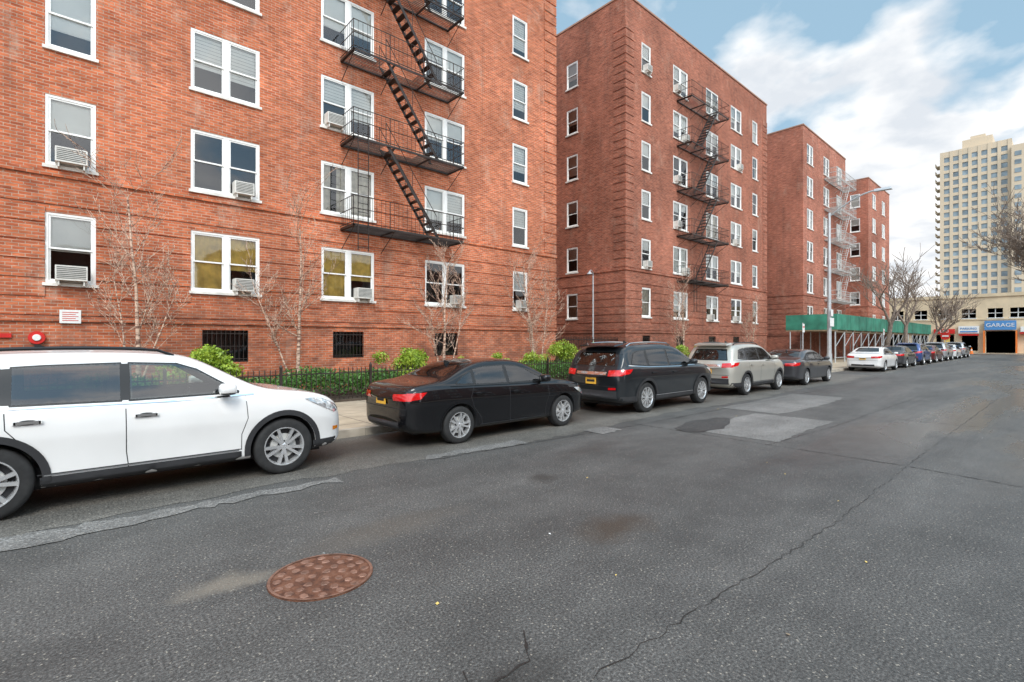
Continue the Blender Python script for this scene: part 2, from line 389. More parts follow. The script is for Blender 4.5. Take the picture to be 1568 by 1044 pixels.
def building(name,brick,x0,x1,y0,depth,ztop,cols,base=(),quoin=.8,yellow=(),rows=6,leftcols=(),seed=1):
    root=empty(name); rng=random.Random(seed)
    wall,trim,glass,inner=MB(),MB(),MB(),MB()
    fr=Fr((0,y0,0),(1,0,0),(0,-1,0))
    ops=[]
    for k in range(rows):
        for (a,b,t) in cols: ops.append((a,b,ROW0+FL*k,ROW0+FL*k+WH,t))
    for (a,b,za,zb) in base: ops.append((a,b,za,zb,'bars'))
    facade(fr,x0,x1,0,ztop,ops,wall,trim,glass,inner,rng,yellow)
    lf=Fr((x0,0,0),(0,1,0),(-1,0,0)); lops=[]
    for k in range(rows):
        for (a,b,t) in leftcols: lops.append((a,b,ROW0+FL*k-.05,ROW0+FL*k+1.5,t))
    facade(lf,y0,y0+depth,0,ztop,lops,wall,trim,glass,inner,rng)
    rf=Fr((x1,0,0),(0,1,0),(1,0,0)); facade(rf,y0,y0+depth,0,ztop,[],wall,trim,glass,inner,rng)
    bf=Fr((0,y0+depth,0),(1,0,0),(0,1,0)); facade(bf,x0,x1,0,ztop,[],wall,trim,glass,inner,rng)
    wall.quad((x0,y0,ztop-.7),(x1,y0,ztop-.7),(x1,y0+depth,ztop-.7),(x0,y0+depth,ztop-.7),1)
    b=MB()
    bands(fr,b,x0-.028,x1+.028,2.42,5.72,ops); bands(lf,b,y0,y0+depth,2.42,5.72,lops)
    for f_,a0_,a1_ in ((fr,x0-.05,x1+.05),(lf,y0,y0+depth)):
        f_.box(b,a0_,a1_,-.01,.055,5.80,5.93); f_.box(b,a0_,a1_,-.01,.05,2.26,2.36)
    if quoin:
        bands(fr,b,x1-quoin,x1+.028,6.0,ztop-1.2,[],.40,.08); bands(fr,b,x0-.028,x0+quoin,6.0,ztop-1.2,[],.40,.08)
        bands(lf,b,y0,y0+quoin,6.0,ztop-1.2,[],.40,.08)
    b.obj('brick_bands',[brick],root)
    c=MB()
    c.box(x0-.04,x1+.04,y0-.05,y0+.28,ztop,ztop+.10); c.box(x0-.04,x0+.28,y0+.28,y0+depth,ztop,ztop+.10); c.box(x1-.28,x1+.04,y0+.28,y0+depth,ztop,ztop+.10)
    c.obj('parapet_coping',['coping'],root)
    wall.obj('walls',[brick,'roof'],root); trim.obj('window_frames',['white','sill','iron'],root)
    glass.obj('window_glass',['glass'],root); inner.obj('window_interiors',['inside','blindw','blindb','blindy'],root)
    return root,fr,lf
S,D='S','D'
b1,fr1,_=building('brick_apartment_building','brick1',-16,17.67,16.5,20,21.3,
   [(-12,-10.1,D),(-8,-7.05,S),(-4.6,-2.7,D),(-.38,.57,S),(2.62,4.42,D),(6.3,8.2,D),(10.3,12.2,D),(14.86,15.78,S)],
   base=[(2.9,4.1,1.15,2.1),(6.7,7.8,1.2,2.1),(10.75,11.85,1.2,2.1)],yellow=(4,5),seed=5)
acm=MB()
for a,k,w in ((-.2,0,.6),(-.2,1,.6),(3.68,0,.52),(3.68,1,.52),(7.45,0,.55),(6.42,2,.6),(11.5,0,.45),(15.1,0,.42)):
    ac(fr1,acm,a,a+w,ROW0+FL*k+.06)
acm.obj('air_conditioners',['acw','acd'],b1)
fire_escape('fire_escape',6.95,11.4,16.49,15.45,[5.62+FL*k for k in range(5)],10.2,8.15,'iron',ladder=(7.1,15.44,4.75,8.95),parent=b1)
mb=MB(); mb.tube((-.52,16.5,1.86),(-.52,16.38,1.86),.16,.15,24,0,True); mb.tube((-.52,16.38,1.86),(-.52,16.35,1.86),.08,.07,16,1,True); mb.box(-1.4,-.95,16.45,16.49,1.86,1.96,0)
mb.obj('fire_alarm_bell',['red','signw'],b1)
mb=MB(); mb.box(-.12,.28,16.44,16.467,2.22,2.55,0)
for q in range(5): mb.box(-.07,.23-.05*(q%2),16.436,16.439,2.28+q*.05,2.295+q*.05,1)
mb.obj('wall_notice',['signw','red'],b1)
b2,fr2,lf2=building('brick_apartment_building','brick2',23.4,43.2,16.5,18,21.3,
   [(25.0,25.96,S),(28.5,30.3,D),(32.8,34.6,D),(36.6,38.4,D),(40.4,41.35,S)],
   base=[(25.1,25.9,1.2,2.1),(28.9,29.9,1.2,2.1),(33.2,34.2,1.2,2.1),(37,38,1.2,2.1)],leftcols=[(20.0,20.9,S),(27,27.9,S)],seed=11)
acm=MB()
for a,k in ((25.2,5),(28.6,5),(29.6,4),(28.6,2),(29.6,1),(25.2,1),(33,0),(37,2),(37.6,4),(28.6,3),(37.0,0)):
    ac(fr2,acm,a,a+.5,ROW0+FL*k+.06)
acm.obj('air_conditioners',['acw','acd'],b2)
fire_escape('fire_escape',28.9,34.0,16.49,15.45,[5.62+FL*k for k in range(5)],30.2,32.4,'iron',ladder=(29.1,15.44,3.6,6.4),parent=b2)
b3,fr3,_=building('brick_apartment_building','brick3',47.7,60.2,15.2,16,20.6,
   [(48.7,50.3,D),(53.2,54.9,D),(57.2,58.9,D)],seed=21,quoin=0)
fire_escape('fire_escape',53.4,59.6,15.19,14.1,[5.62+FL*k for k in range(5)],55.4,57.6,'ironlight',parent=b3,wid=.024)
b4,_,_=building('brick_apartment_building','brick3',69.2,79.5,15.2,16,20.7,[(71,72.6,D),(75.6,77.2,D)],leftcols=[(16.0,17.0,S)],seed=31,quoin=0)
b5,_,_=building('brick_apartment_building','brick3',60.25,69.15,19.5,11,20.5,[(62,63.6,D),(65.6,67.2,D)],seed=32,quoin=0)
# opposite side of the street (behind the camera)
for i,(xa,xb,h_,bk,sd_) in enumerate(((-34,6,8.6,'brick2',41),(10,44,9.8,'brick3',42),(48,80,8.2,'brick2',43))):
    root=empty('brick_row_building'); wall,trim,glass,inner=MB(),MB(),MB(),MB(); fo=Fr((0,-15,0),(1,0,0),(0,1,0)); ops=[]
    x=xa+1.5
    while x+1.8<xb:
        for k in range(3):
            if 1.2+2.9*k+1.6<h_: ops.append((x,x+1.7,1.2+2.9*k,2.8+2.9*k,D))
        x+=3.7
    facade(fo,xa,xb,0,h_,ops,wall,trim,glass,inner,random.Random(sd_))
    for (q,a0,a1,nx) in ((xa,-27,-15,-1),(xb,-27,-15,1)): Fr((q,0,0),(0,1,0),(nx,0,0)).quad(wall,a0,a1,0,h_,0)
    wall.quad((xa,-27,h_-.3),(xb,-27,h_-.3),(xb,-15,h_-.3),(xa,-15,h_-.3),1); Fr((0,-27,0),(1,0,0),(0,-1,0)).quad(wall,xa,xb,0,h_,0)
    wall.obj('walls',[bk,'roof'],root); trim.obj('window_frames',['white','sill','iron'],root); glass.obj('window_glass',['glass'],root); inner.obj('window_interiors',['inside','blindw','blindb','blindy'],root)
# far tower
tw=empty('apartment_tower'); wl=MB()
lf=Fr((240,0,0),(0,1,0),(-1,0,0))
H=71; nf=23
lf.quad(wl,12,30.7,0,H,-.25,1)
for i in range(8):
    a0=12 if i==0 else 13+ (i-1)*2.5+1.6; a1=13+i*2.5 if i<7 else 30.7
    lf.box(wl,a0,a1,-.6,.15,0,H,0)
for k in range(nf+1):
    z0=4+k*2.87-1.1 if k else 0; z1=4+k*2.87 if k<nf else H
    lf.box(wl,12,30.7,-.6,0,z0,z1,0)
wl.box(240.6,258,12,30.7,0,H,0); wl.box(244,254,17,25,H,H+4,0); wl.box(246,252,19,23,H+4,H+5.5,0)
for k in range(nf):
    z=3.3+k*2.87
    wl.box(241,246,30.7,32.2,z,z+.25,0); wl.box(241,246,32.1,32.2,z+.25,z+1.2,0)
wl.box(238,250,6,12,0,H-3,0)
for k in range(nf-1):
    z=4+k*2.87
    wl.box(237.9,238.02,7,8.6,z,z+1.5,1); wl.box(237.9,238.02,9.6,11.2,z,z+1.5,1)
wl.obj('tower_body',['beige2','towerglass','ironlight'],tw)
# end-of-street low buildings
eb=empty('parking_garage_building'); wl=MB()
ef=Fr((95,0,0),(0,1,0),(-1,0,0))
ops=[(4.4,7.3,0,3.15,'g'),(8.1,9.8,.4,2.6,'g'),(10.6,12.6,.4,2.7,'g'),(13.6,15.4,.4,2.7,'g'),(-2,1,0,3,'g'),(16.5,19,.4,2.7,'g')]+[(a,a+1.5,5.0,6.3,'g') for a in (-6,-2.5,1,3.4,5.6,8.3,10.8,13.6,16.4,19)]
As=sorted(set([-25,26]+[o[0] for o in ops]+[o[1] for o in ops])); Zs=sorted(set([0,8.2]+[o[2] for o in ops]+[o[3] for o in ops]))
for i in range(len(As)-1):
    for j in range(len(Zs)-1):
        ca=(As[i]+As[i+1])/2; cz=(Zs[j]+Zs[j+1])/2
        if any(o[0]<ca<o[1] and o[2]<cz<o[3] for o in ops): ef.quad(wl,As[i],As[i+1],Zs[j],Zs[j+1],-.5,1)
        else: ef.box(wl,As[i],As[i+1],-.5,0,Zs[j],Zs[j+1],0)
ef.box(wl,-25,26,0,.18,7.9,8.35,0); ef.box(wl,-25,26,0,.10,4.72,4.86,0); wl.box(95.5,120,-25,26,0,8.1,0)
for o in ops:
    if o[2]==5.0:
        c=(o[0]+o[1])/2; ef.box(wl,c-.04,c+.04,-.3,-.2,5,6.3,2); ef.box(wl,o[0],o[1],-.3,-.2,5.6,5.68,2); ef.box(wl,o[0]-.1,o[1]+.1,0,.1,4.9,5.0,2)
wl.box(94.35,95,8.0,10.0,2.55,2.75,3); wl.box(94.35,95,1.4,4.0,2.75,2.95,3)
for a in (11.6,14.5,17.7): ef.box(wl,a-.05,a+.05,-.4,-.3,.4,2.7,2)
wl.obj('walls',['beige','shopglass','signw','red'],eb)
mb=MB(); mb.box(94.5,94.8,4.3,7.4,3.3,4.55,0); mb.obj('garage_sign',['blue'],eb)
mb=MB(); mb.box(94.6,94.9,7.95,10.1,2.85,3.9,0); mb.box(94.55,94.6,8.1,9.9,3.0,3.2,1); mb.box(94.7,94.95,10.5,12.8,2.85,3.5,2); mb.box(94.7,94.95,13.4,15.6,2.85,3.6,0); mb.box(94.3,94.95,1.6,3.9,3.0,3.7,0); mb.box(94.1,94.4,11.0,11.9,1.6,2.5,4); mb.box(94.2,94.9,4.2,4.36,0.1,3.2,5); mb.box(94.2,94.9,7.36,7.5,0.1,3.2,5)
mb.obj('shop_signs',['signw','blue','red','dark','blindy','orange'],eb)
def text(body,loc,size,mat,parent,rot=(math.pi/2,0,-math.pi/2)):
    c=bpy.data.curves.new('sign_text','FONT'); c.body=body; c.size=size; c.extrude=.01; c.align_x='CENTER'; c.align_y='CENTER'
    o=bpy.data.objects.new('sign_lettering',c); o.location=loc; o.rotation_euler=rot; c.materials.append(M[mat]); col.objects.link(o); o.parent=parent
text('GARAGE',(94.47,5.85,3.93),.72,'signw',eb); text('PARKING',(94.57,9.03,3.52),.42,'blue',eb); text('DELI',(94.67,11.65,3.17),.5,'signw',eb); text('LAUNDRY',(94.67,14.5,3.22),.42,'red',eb); text('CAFE',(94.27,2.75,3.35),.5,'red',eb)
for y in (8.6,9.7,10.8,3.2):
    e=empty('traffic_cone',(93.2,y,0)); mb=MB(); mb.box(-.25,.25,-.25,.25,0,.05,0); mb.tube((0,0,.05),(0,0,.45),.2,.12,10,0); mb.tube((0,0,.45),(0,0,.6),.12,.09,10,1); mb.tube((0,0,.6),(0,0,.85),.09,.03,10,0); mb.obj('cone',['orange','signw'],e)
# ------------------------------------------------------------------ ground, roads
def sheet(name,pts,z,mat,parent=None):
    mb=MB(); k=len(pts); mb.v=[(p[0],p[1],z) for p in pts]; mb.f=[tuple(range(k))]; mb.m=[0]; return mb.obj(name,[mat],parent)
sheet('ground',[(-900,-900),(900,-900),(900,900),(-900,900)],-.02,'ground')
sheet('road',[(-80,-4),(84,-4),(84,-90),(94,-90),(94,90),(84,90),(84,8.8),(-80,8.8)],0,'asphalt')
def ragged(x0,x1,y0,y1,amp,step,seed,edges='b'):
    r=random.Random(seed); p=[]; x=x0
    while x<x1:
        p.append((x,y0+r.uniform(-amp,amp)+(.12*math.sin(x*.7)))); x+=step*r.uniform(.5,1.5)
    p.append((x1,y0))
    if edges=='b': p+=[(x1,y1),(x0,y1)]
    else:
        x=x1
        while x>x0: p.append((x,y1+r.uniform(-amp,amp))); x-=step*r.uniform(.5,1.5)
    return p
sheet('gutter_pavement',ragged(-20,31,6.40,8.8,.07,.22,3),.004,'asphalt_old')
sheet('gutter_pavement',ragged(34,83,6.6,8.8,.07,.6,4),.004,'asphalt_old')
sheet('road_patch',ragged(9.3,12.6,3.3,5.1,.03,.15,5,'a'),.004,'asphalt_patch')
sheet('road_patch',ragged(12.9,18.2,4.6,6.1,.04,.25,6,'a'),.004,'asphalt_patch')
sheet('road_patch',[(9.0,4.95),(9.1,4.8),(9.3,4.7),(9.55,4.72),(9.9,4.6),(10.2,4.72),(10.6,4.8),(10.9,4.93),(11.3,5.1),(11.35,5.25),(11.2,5.40),(10.8,5.42),(10.4,5.55),(10.0,5.5),(9.7,5.4),(9.2,5.3)],.008,'asphalt_dark')
sheet('road_patch',ragged(-1.0,2.6,6.02,6.34,.07,.12,8,'a'),.008,'asphalt_patch')
sheet('road_patch',ragged(4.0,6.0,6.35,6.58,.05,.10,9,'a'),.008,'asphalt_patch')
sheet('road_patch',ragged(7.6,8.3,5.95,6.4,.05,.08,10,'a'),.008,'asphalt_patch')
def crack(name,pts,w,seed,mat='seam'):
    r=random.Random(seed); P=[]
    for i in range(len(pts)-1):
        a=Vector(pts[i]);b=Vector(pts[i+1]); n=max(2,int((b-a).length/.07))
        for k in range(n): P.append(a.lerp(b,k/n)+Vector((r.uniform(-.022,.022),r.uniform(-.022,.022))))
    mb=MB(); L=[];Rr=[]
    for i,p in enumerate(P):
        t=(P[min(i+1,len(P)-1)]-P[max(0,i-1)]).normalized(); nn=Vector((-t.y,t.x)); ww=w*r.uniform(.1,1)
        L.append(p+nn*ww); Rr.append(p-nn*ww)
    for i in range(len(P)-1): mb.quad((*L[i],.0045),(*Rr[i],.0045),(*Rr[i+1],.0045),(*L[i+1],.0045))
    mb.obj(name,[mat])
crack('road_crack',[(8.7,-3.5),(8.65,.3),(8.9,1.5),(8.95,3.4),(9.1,6.3)],.014,1)
crack('road_crack',[(1.6,1.66),(2.3,1.66),(5.5,1.5),(8.8,1.5),(30,1.3)],.005,2)
crack('road_crack',[(1.0,1.2),(1.25,1.6),(1.5,2.0),(1.62,2.22)],.007,3)
crack('road_crack',[(1.55,1.95),(1.9,2.0),(2.15,2.25)],.012,5)
crack('road_crack',[(1.9,5.2),(2.6,4.9),(2.75,4.5)],.008,4,'asphalt_patch')
crack('road_crack',[(4.2,6.3),(9,6.05),(16,5.9),(30,6.1)],.012,7)
crack('road_crack',[(8.9,3.4),(12,3.2),(20,3.1)],.010,8)
crack('road_crack',[(14.2,-2),(14.0,2),(14.3,4.7)],.012,9)
def kerbrow(name,x0,x1,y0,y1,seed):
    mb=MB(); x=x0; r=random.Random(seed)
    while x<x1:
        e=min(x1,x+1.8); mb.box(x+.004,e-.004,y0+r.uniform(0,.008),y1,-.01,.145+r.uniform(-.003,.003)); x=e
    mb.obj(name,['kerb'])
kerbrow('kerb',-30,27.5,8.8,8.95,1); kerbrow('kerb',32,84,8.8,8.95,2); kerbrow('kerb',-30,84,-4.15,-4,3)
mb=MB(); mb.box(-30,84,8.95,13.0,-.01,.14); mb.obj('sidewalk',['conc'])
mb=MB(); mb.box(-30,84,-8,-4.15,-.01,.14); mb.obj('sidewalk',['conc'])
mb=MB(); mb.box(93.9,95,-40,40,-.01,.14); mb.obj('sidewalk',['conc'])
mb=MB(); mb.box(-30,46,13.0,16.5,-.01,.20); mb.box(17.67,23.4,16.5,40,-.01,.2); mb.box(43.2,47.7,16.5,40,-.01,.2); mb.obj('planted_yard',['soil'])
mb=MB(); mb.box(46.0,84,13.0,15.2,-.01,.141); mb.obj('building_forecourt',['conc'])
# manhole
mh=empty('manhole_cover',(1.44,3.76,0)); mb=MB(); mb.tube((0,0,0),(0,0,.008),.375,.375,48,0); mb.disc((0,0,.008),.375,'z',48,0)
rm=random.Random(2)
for r0,n in ((.065,3),(.15,8),(.235,12),(.31,16)):
    for i in range(n):
        t=2*math.pi*i/n+r0*9; c=(r0*math.cos(t),r0*math.sin(t)); w=.036
        pts=[(c[0]+w*math.cos(t+q*math.pi/3+.3)*rm.uniform(.75,1.1),c[1]+w*math.sin(t+q*math.pi/3+.3)*rm.uniform(.75,1.1)) for q in range(6)]
        k=len(mb.v); mb.v+=[(p[0],p[1],.008) for p in pts]+[(c[0]+(p[0]-c[0])*.85,c[1]+(p[1]-c[1])*.85,.012) for p in pts]
        mb.f.append(tuple(range(k+6,k+12))); mb.m.append(1)
        for q in range(6): mb.f.append((k+q,k+(q+1)%6,k+6+(q+1)%6,k+6+q)); mb.m.append(1)
for i in range(48):
    a,b=2*math.pi*i/48,2*math.pi*(i+1)/48
    mb.quad((.352*math.cos(a),.352*math.sin(a),.0125),(.352*math.cos(b),.352*math.sin(b),.0125),(.372*math.cos(b),.372*math.sin(b),.0125),(.372*math.cos(a),.372*math.sin(a),.0125),1)
M['rust2']=simple('worn_iron_relief',(.25,.135,.095),.45,metal=.3,var=.45,scale=12)
mb.obj('cover_plate',['rust','rust2'],mh)
mb=MB(); r=random.Random(4)
for i in range(26):
    x=r.uniform(1,14);y=r.uniform(.5,6.3); a=r.uniform(0,6); s=r.uniform(.006,.016)
    mb.quad((x+s*math.cos(a),y+s*math.sin(a),.01),(x-s*math.sin(a),y+s*math.cos(a),.014),(x-s*math.cos(a),y-s*math.sin(a),.01),(x+s*math.sin(a),y-s*math.cos(a),.006),0 if i%6==0 else (2 if i%3 else 1))
mb.obj('road_litter',['signw','wood','blindy'])
# ------------------------------------------------------------------ fence + hedge + bushes
fe=empty('iron_fence'); mb=MB(); x=-8
while x<43:
    mb.box(x-.009,x+.009,13.09,13.108,.14,1.03); mb.tube((x,13.1,1.03),(x,13.1,1.08),.014,.001,4); x+=.125
x=-8
while x<43.1: mb.box(x-.03,x+.03,13.07,13.13,.14,1.12); mb.tube((x,13.1,1.12),(x,13.1,1.19),.035,.004,6); x+=2.4
for z in (.28,.92): mb.box(-8,43,13.08,13.12,z-.015,z+.015)
mb.obj('railings',['iron'],fe)
fe=empty('iron_gate'); mb=MB(); x=17.75
while x<23.35: mb.box(x-.012,x+.012,17.0,17.024,.2,2.0); x+=.13
for z in (.4,1.2,1.85): mb.box(17.7,23.38,16.99,17.035,z-.02,z+.02)
mb.obj('bars',['iron'],fe)
def leaves(name,pts,size,mat,parent=None,seed=0):
    g=np.random.default_rng(seed); n=len(pts); pts=np.asarray(pts)
    a=g.normal(size=(n,3)); a/=np.linalg.norm(a,axis=1)[:,None]; b=g.normal(size=(n,3)); b-=a*np.sum(a*b,axis=1)[:,None]; b/=np.linalg.norm(b,axis=1)[:,None]
    s=(size*g.uniform(.6,1.4,n))[:,None]
    v=np.stack([pts+a*s,pts+b*s*.5,pts-a*s,pts-b*s*.5],1).reshape(-1,3)
    f=np.arange(n*4).reshape(-1,4)
    me=bpy.data.meshes.new(name); me.from_pydata(v.tolist(),[],f.tolist()); me.materials.append(M[mat]); o=bpy.data.objects.new(name,me); col.objects.link(o)
    if parent: o.parent=parent
    return o
def hedge(x0,x1,y0,y1,h,n,seed):
    g=np.random.default_rng(seed); e=empty('hedge')
    x=g.uniform(x0,x1,n); y=g.uniform(y0,y1,n)
    top=h*(.82+.16*np.sin(x*2.1)*np.sin(x*.77+1)+.10*np.sin(x*7.3+y*5))
    z=.2+ (top-.2)*g.uniform(.0,1,n)**.45
    leaves('hedge_leaves',np.stack([x,y,z],1),.045,'hedge',e,seed)
hedge(-8,17.6,13.2,14.9,1.0,42000,1); hedge(23.5,43,13.2,14.9,.95,16000,2)
def bush(x,y,h,w,n,seed,mat='bush'):
    g=np.random.default_rng(seed); e=empty('bush'); P=[]
    cl=[(g.normal(0,w*.35),g.normal(0,w*.35),g.uniform(.35,.92)*h) for _ in range(16)]
    for c in cl:
        d=g.normal(size=(n//16,3)); d/=np.linalg.norm(d,axis=1)[:,None]; d*=g.uniform(.4,1,(n//16,1))*w*.3
        P.append(d*[1,1,.8]+[x+c[0],y+c[1],c[2]+.1])
    leaves('bush_leaves',np.concatenate(P),.042,mat,e,seed)
    mb=MB()
    for c in cl: mb.tube((x,y,.15),(x+c[0],y+c[1],c[2]),.015,.005,5)
    mb.obj('bush_stems',['bark'],e)
bush(2.85,14.4,1.45,1.15,5200,1); bush(8.55,14.4,1.5,1.0,4600,2); bush(12.9,14.6,1.3,.7,2000,5); bush(16.3,14.6,1.7,1.1,4200,3); bush(26,14.5,1.4,.9,2000,4); bush(14.3,14.5,1.3,.8,1800,7); bush(10.3,14.0,1.2,.5,900,8)
# ------------------------------------------------------------------ trees
def tree(name,base,height,r0,spread,seed,mat='bark',minr=.006,depth=5,trunkfrac=.3,nb=3,prob=.75):
    rg=random.Random(seed); mb=MB(); e=empty(name,base)
    def grow(p,d,L,r,lv):
        q=Vector(p); dd=Vector(d); rr=r
        for i in range(4):
            nd=(dd+Vector((rg.uniform(-1,1),rg.uniform(-1,1),rg.uniform(-.5,.8)))*.16).normalized()
            nr=max(minr,rr*(.87 if lv else .94)); e2=q+nd*(L/4); mb.tube(q,e2,rr,nr,7 if r>.04 else (5 if r>.015 else 3)); q=e2; dd=nd; rr=nr
            if lv<depth and lv>0 and rg.random()<prob:
                side=Vector((rg.uniform(-1,1),rg.uniform(-1,1),rg.uniform(-.1,.5))).normalized()
                grow(q,(dd*(1-spread*.6)+side*spread).normalized(),L*rg.uniform(.45,.7),max(minr,rr*.5),lv+1)
        if lv<depth:
            m_=nb if lv==0 else 2
            for j in range(m_):
                if lv==0: t=2*math.pi*j/m_+rg.uniform(-.4,.4); side=Vector((math.cos(t),math.sin(t),.25)).normalized()
                else: side=Vector((rg.uniform(-1,1),rg.uniform(-1,1),rg.uniform(0,.5))).normalized()
                grow(q,(dd*(1-spread*.5)+side*spread*.8).normalized(),L*rg.uniform(.65,.9),max(minr,rr*.74),lv+1)
    grow(Vector((0,0,0)),Vector((0,0,1)),height*trunkfrac,r0,0)
    mb.obj('trunk_and_branches',[mat],e,True)
def sapling(x,y,h,seed,stems=2):
    rg=random.Random(seed); e=empty('young_birch_tree',(x,y,.15)); mb=MB()
    def twig(p,d,L,r,lv):
        q=Vector(p);dd=Vector(d);n=5
        for i in range(n):
            dd=(dd+Vector((rg.uniform(-1,1),rg.uniform(-1,1),rg.uniform(-.2,.7)))*.15).normalized(); e2=q+dd*L/n; r2=max(.0052,r*.8); mb.tube(q,e2,r,r2,4); q=e2;r=r2
            if lv<2 and rg.random()<.8: twig(q,(dd+Vector((rg.uniform(-1,1),rg.uniform(-1,1),rg.uniform(-.1,.4)))*.9).normalized(),L*.5,max(.0052,r*.6),lv+1)
    for s in range(stems):
        H=h*(1 if s==0 else rg.uniform(.6,.85)); q=Vector((rg.uniform(-.1,.1)*s,0,0)); sg=-1 if s==1 else 1; d=Vector((sg*(.32 if s else 0)+rg.uniform(-.06,.06),rg.uniform(-.1,.1),1)).normalized(); r=.078 if s==0 else .042; n=14
        for i in range(n):
            d=(d+Vector((rg.uniform(-1,1),rg.uniform(-1,1),.6))*.05).normalized(); e2=q+d*H/n; r2=max(.011,r*.9); mb.tube(q,e2,r,r2,7); q=e2;r=r2
            if i>=4:
                for _ in range(1 if rg.random()<.7 else 2): twig(q,Vector((rg.uniform(-1,1),rg.uniform(-.7,.7),rg.uniform(.4,1.2))).normalized(),H*rg.uniform(.16,.3),r*.5,0)
    mb.obj('stems_and_twigs',['birch'],e,True)
sapling(1.32,15.2,5.1,3,3); sapling(5.05,15.2,4.9,8,2); sapling(10.3,15.2,4.3,12,3); sapling(15.0,15.2,4.9,17,3); sapling(27,15,4.5,18,2); sapling(36.5,15,4,19,2)
tree('street_tree',(50,9.9,.14),10.2,.20,.62,4,depth=4,minr=.014,trunkfrac=.30)
tree('street_tree',(58.5,9.9,.14),10.2,.20,.6,6,depth=4,minr=.016,trunkfrac=.30)
tree('street_tree',(70,9.9,.14),10,.17,.6,9,depth=4,minr=.016,trunkfrac=.28)
tree('street_tree',(79,9.9,.14),9,.17,.6,13,depth=4,minr=.018,trunkfrac=.28)
tree('street_tree',(94.4,1.9,.14),25,.34,.66,22,depth=5,minr=.025,trunkfrac=.30,nb=5)
tree('street_tree',(62,-5.2,.14),18,.30,.72,27,depth=5,minr=.018,trunkfrac=.30,nb=5)
mb=MB()
for x in (50,58.5,70,79): mb.box(x-.6,x+.6,9.3,10.5,.12,.146)
mb.obj('tree_pits',['soil'])
# ------------------------------------------------------------------ sidewalk shed
sh=empty('sidewalk_shed'); mb=MB()
X0,X1,Y0,Y1=43.4,83,11.5,15.1
mb.box(X0,X1,Y0,Y0+.05,2.65,3.85,0); mb.box(X0,X0+.05,Y0+.05,Y1,2.65,3.85,0); mb.box(X0+.05,X1,Y0+.05,Y1,2.75,2.9,1)
x=X0
while x<=X1:
    mb.tube((x+.1,Y0+.15,.14),(x+.1,Y0+.15,2.75),.05,.05,8,2); mb.tube((x+.1,Y1-.3,.14),(x+.1,Y1-.3,2.75),.05,.05,8,2)
    mb.box(x+.02,x+.16,Y0+.02,Y1,2.55,2.75,1)
    if x+2.4<X1: mb.tube((x+.1,Y0+.15,.5),(x+2.5,Y0+.15,.5),.03,.03,6,2); mb.tube((x+.1,Y0+.15,1.3),(x+2.5,Y0+.15,2.5),.025,.025,6,2); mb.box(x+1.2,x+1.23,Y0-.02,Y0,2.65,3.85,0)
    x+=2.4
mb.box(X0+.06,X1,Y0+.16,Y0+.2,2.45,2.6,1)
mb.obj('shed_structure',['green','wood','galv'],sh)
# ------------------------------------------------------------------ street furniture
sl=empty('street_lamp',(33.6,9.3,.14)); mb=MB()
mb.tube((0,0,0),(0,0,.9),.16,.14,12,0,True); mb.tube((0,0,.9),(0,0,9.2),.12,.07,10,0)
pr=Vector((0,0,9.0))
for i in range(1,9):
    t=i/8; p=Vector((0,-2.3*t,9.0+1.05*math.sin(t*math.pi/2))); mb.tube(pr,p,.045,.045,8,0); pr=p
mb.hexa([(-.12,-2.2,9.98),(.12,-2.2,9.98),(.15,-3.0,9.96),(-.15,-3.0,9.96),(-.07,-2.2,10.12),(.07,-2.2,10.12),(.08,-2.95,10.10),(-.08,-2.95,10.10)],0)
mb.box(-.35,.35,-.15,-.13,2.5,3.0,1); mb.box(-.2,.2,-.15,-.13,3.1,3.5,1)
mb.obj('pole_arm_and_head',['galv','signw'],sl,False)
yl=empty('yard_lamp',(22.4,18,.2)); mb=MB(); mb.tube((0,0,0),(0,0,5.3),.05,.04,8); pr=Vector((0,0,5.3))
for i in range(1,7):
    t=i/6*math.pi*.75; p=Vector((-.25+.25*math.cos(t),-.1*i/6,5.3+.3*math.sin(t))); mb.tube(pr,p,.025,.025,6); pr=p
mb.tube(pr,pr+Vector((0,0,-.16)),.04,.17,14); mb.obj('lamp_pole_and_shade',['galv'],yl)
ss=empty('stop_sign',(74,9.0,.14)); mb=MB(); mb.tube((0,0,0),(0,0,2.6),.03,.03,6,1)
mb.tube((-.06,0,2.2),(-.03,0,2.2),.45,.45,8,0,True); mb.box(-.07,-.062,-.28,.28,2.12,2.28,2)
mb.obj('sign_and_post',['red','galv','signw'],ss)
for x in (29.0,46.5):
    e=empty('parking_sign',(x,9.25,.14)); mb=MB(); mb.tube((0,0,0),(0,0,2.6),.025,.025,6,0); mb.box(-.15,.15,-.04,-.03,2.1,2.55,1); mb.box(-.12,.12,-.045,-.041,2.35,2.42,2); mb.obj('post_and_plate',['galv','signw','red'],e)
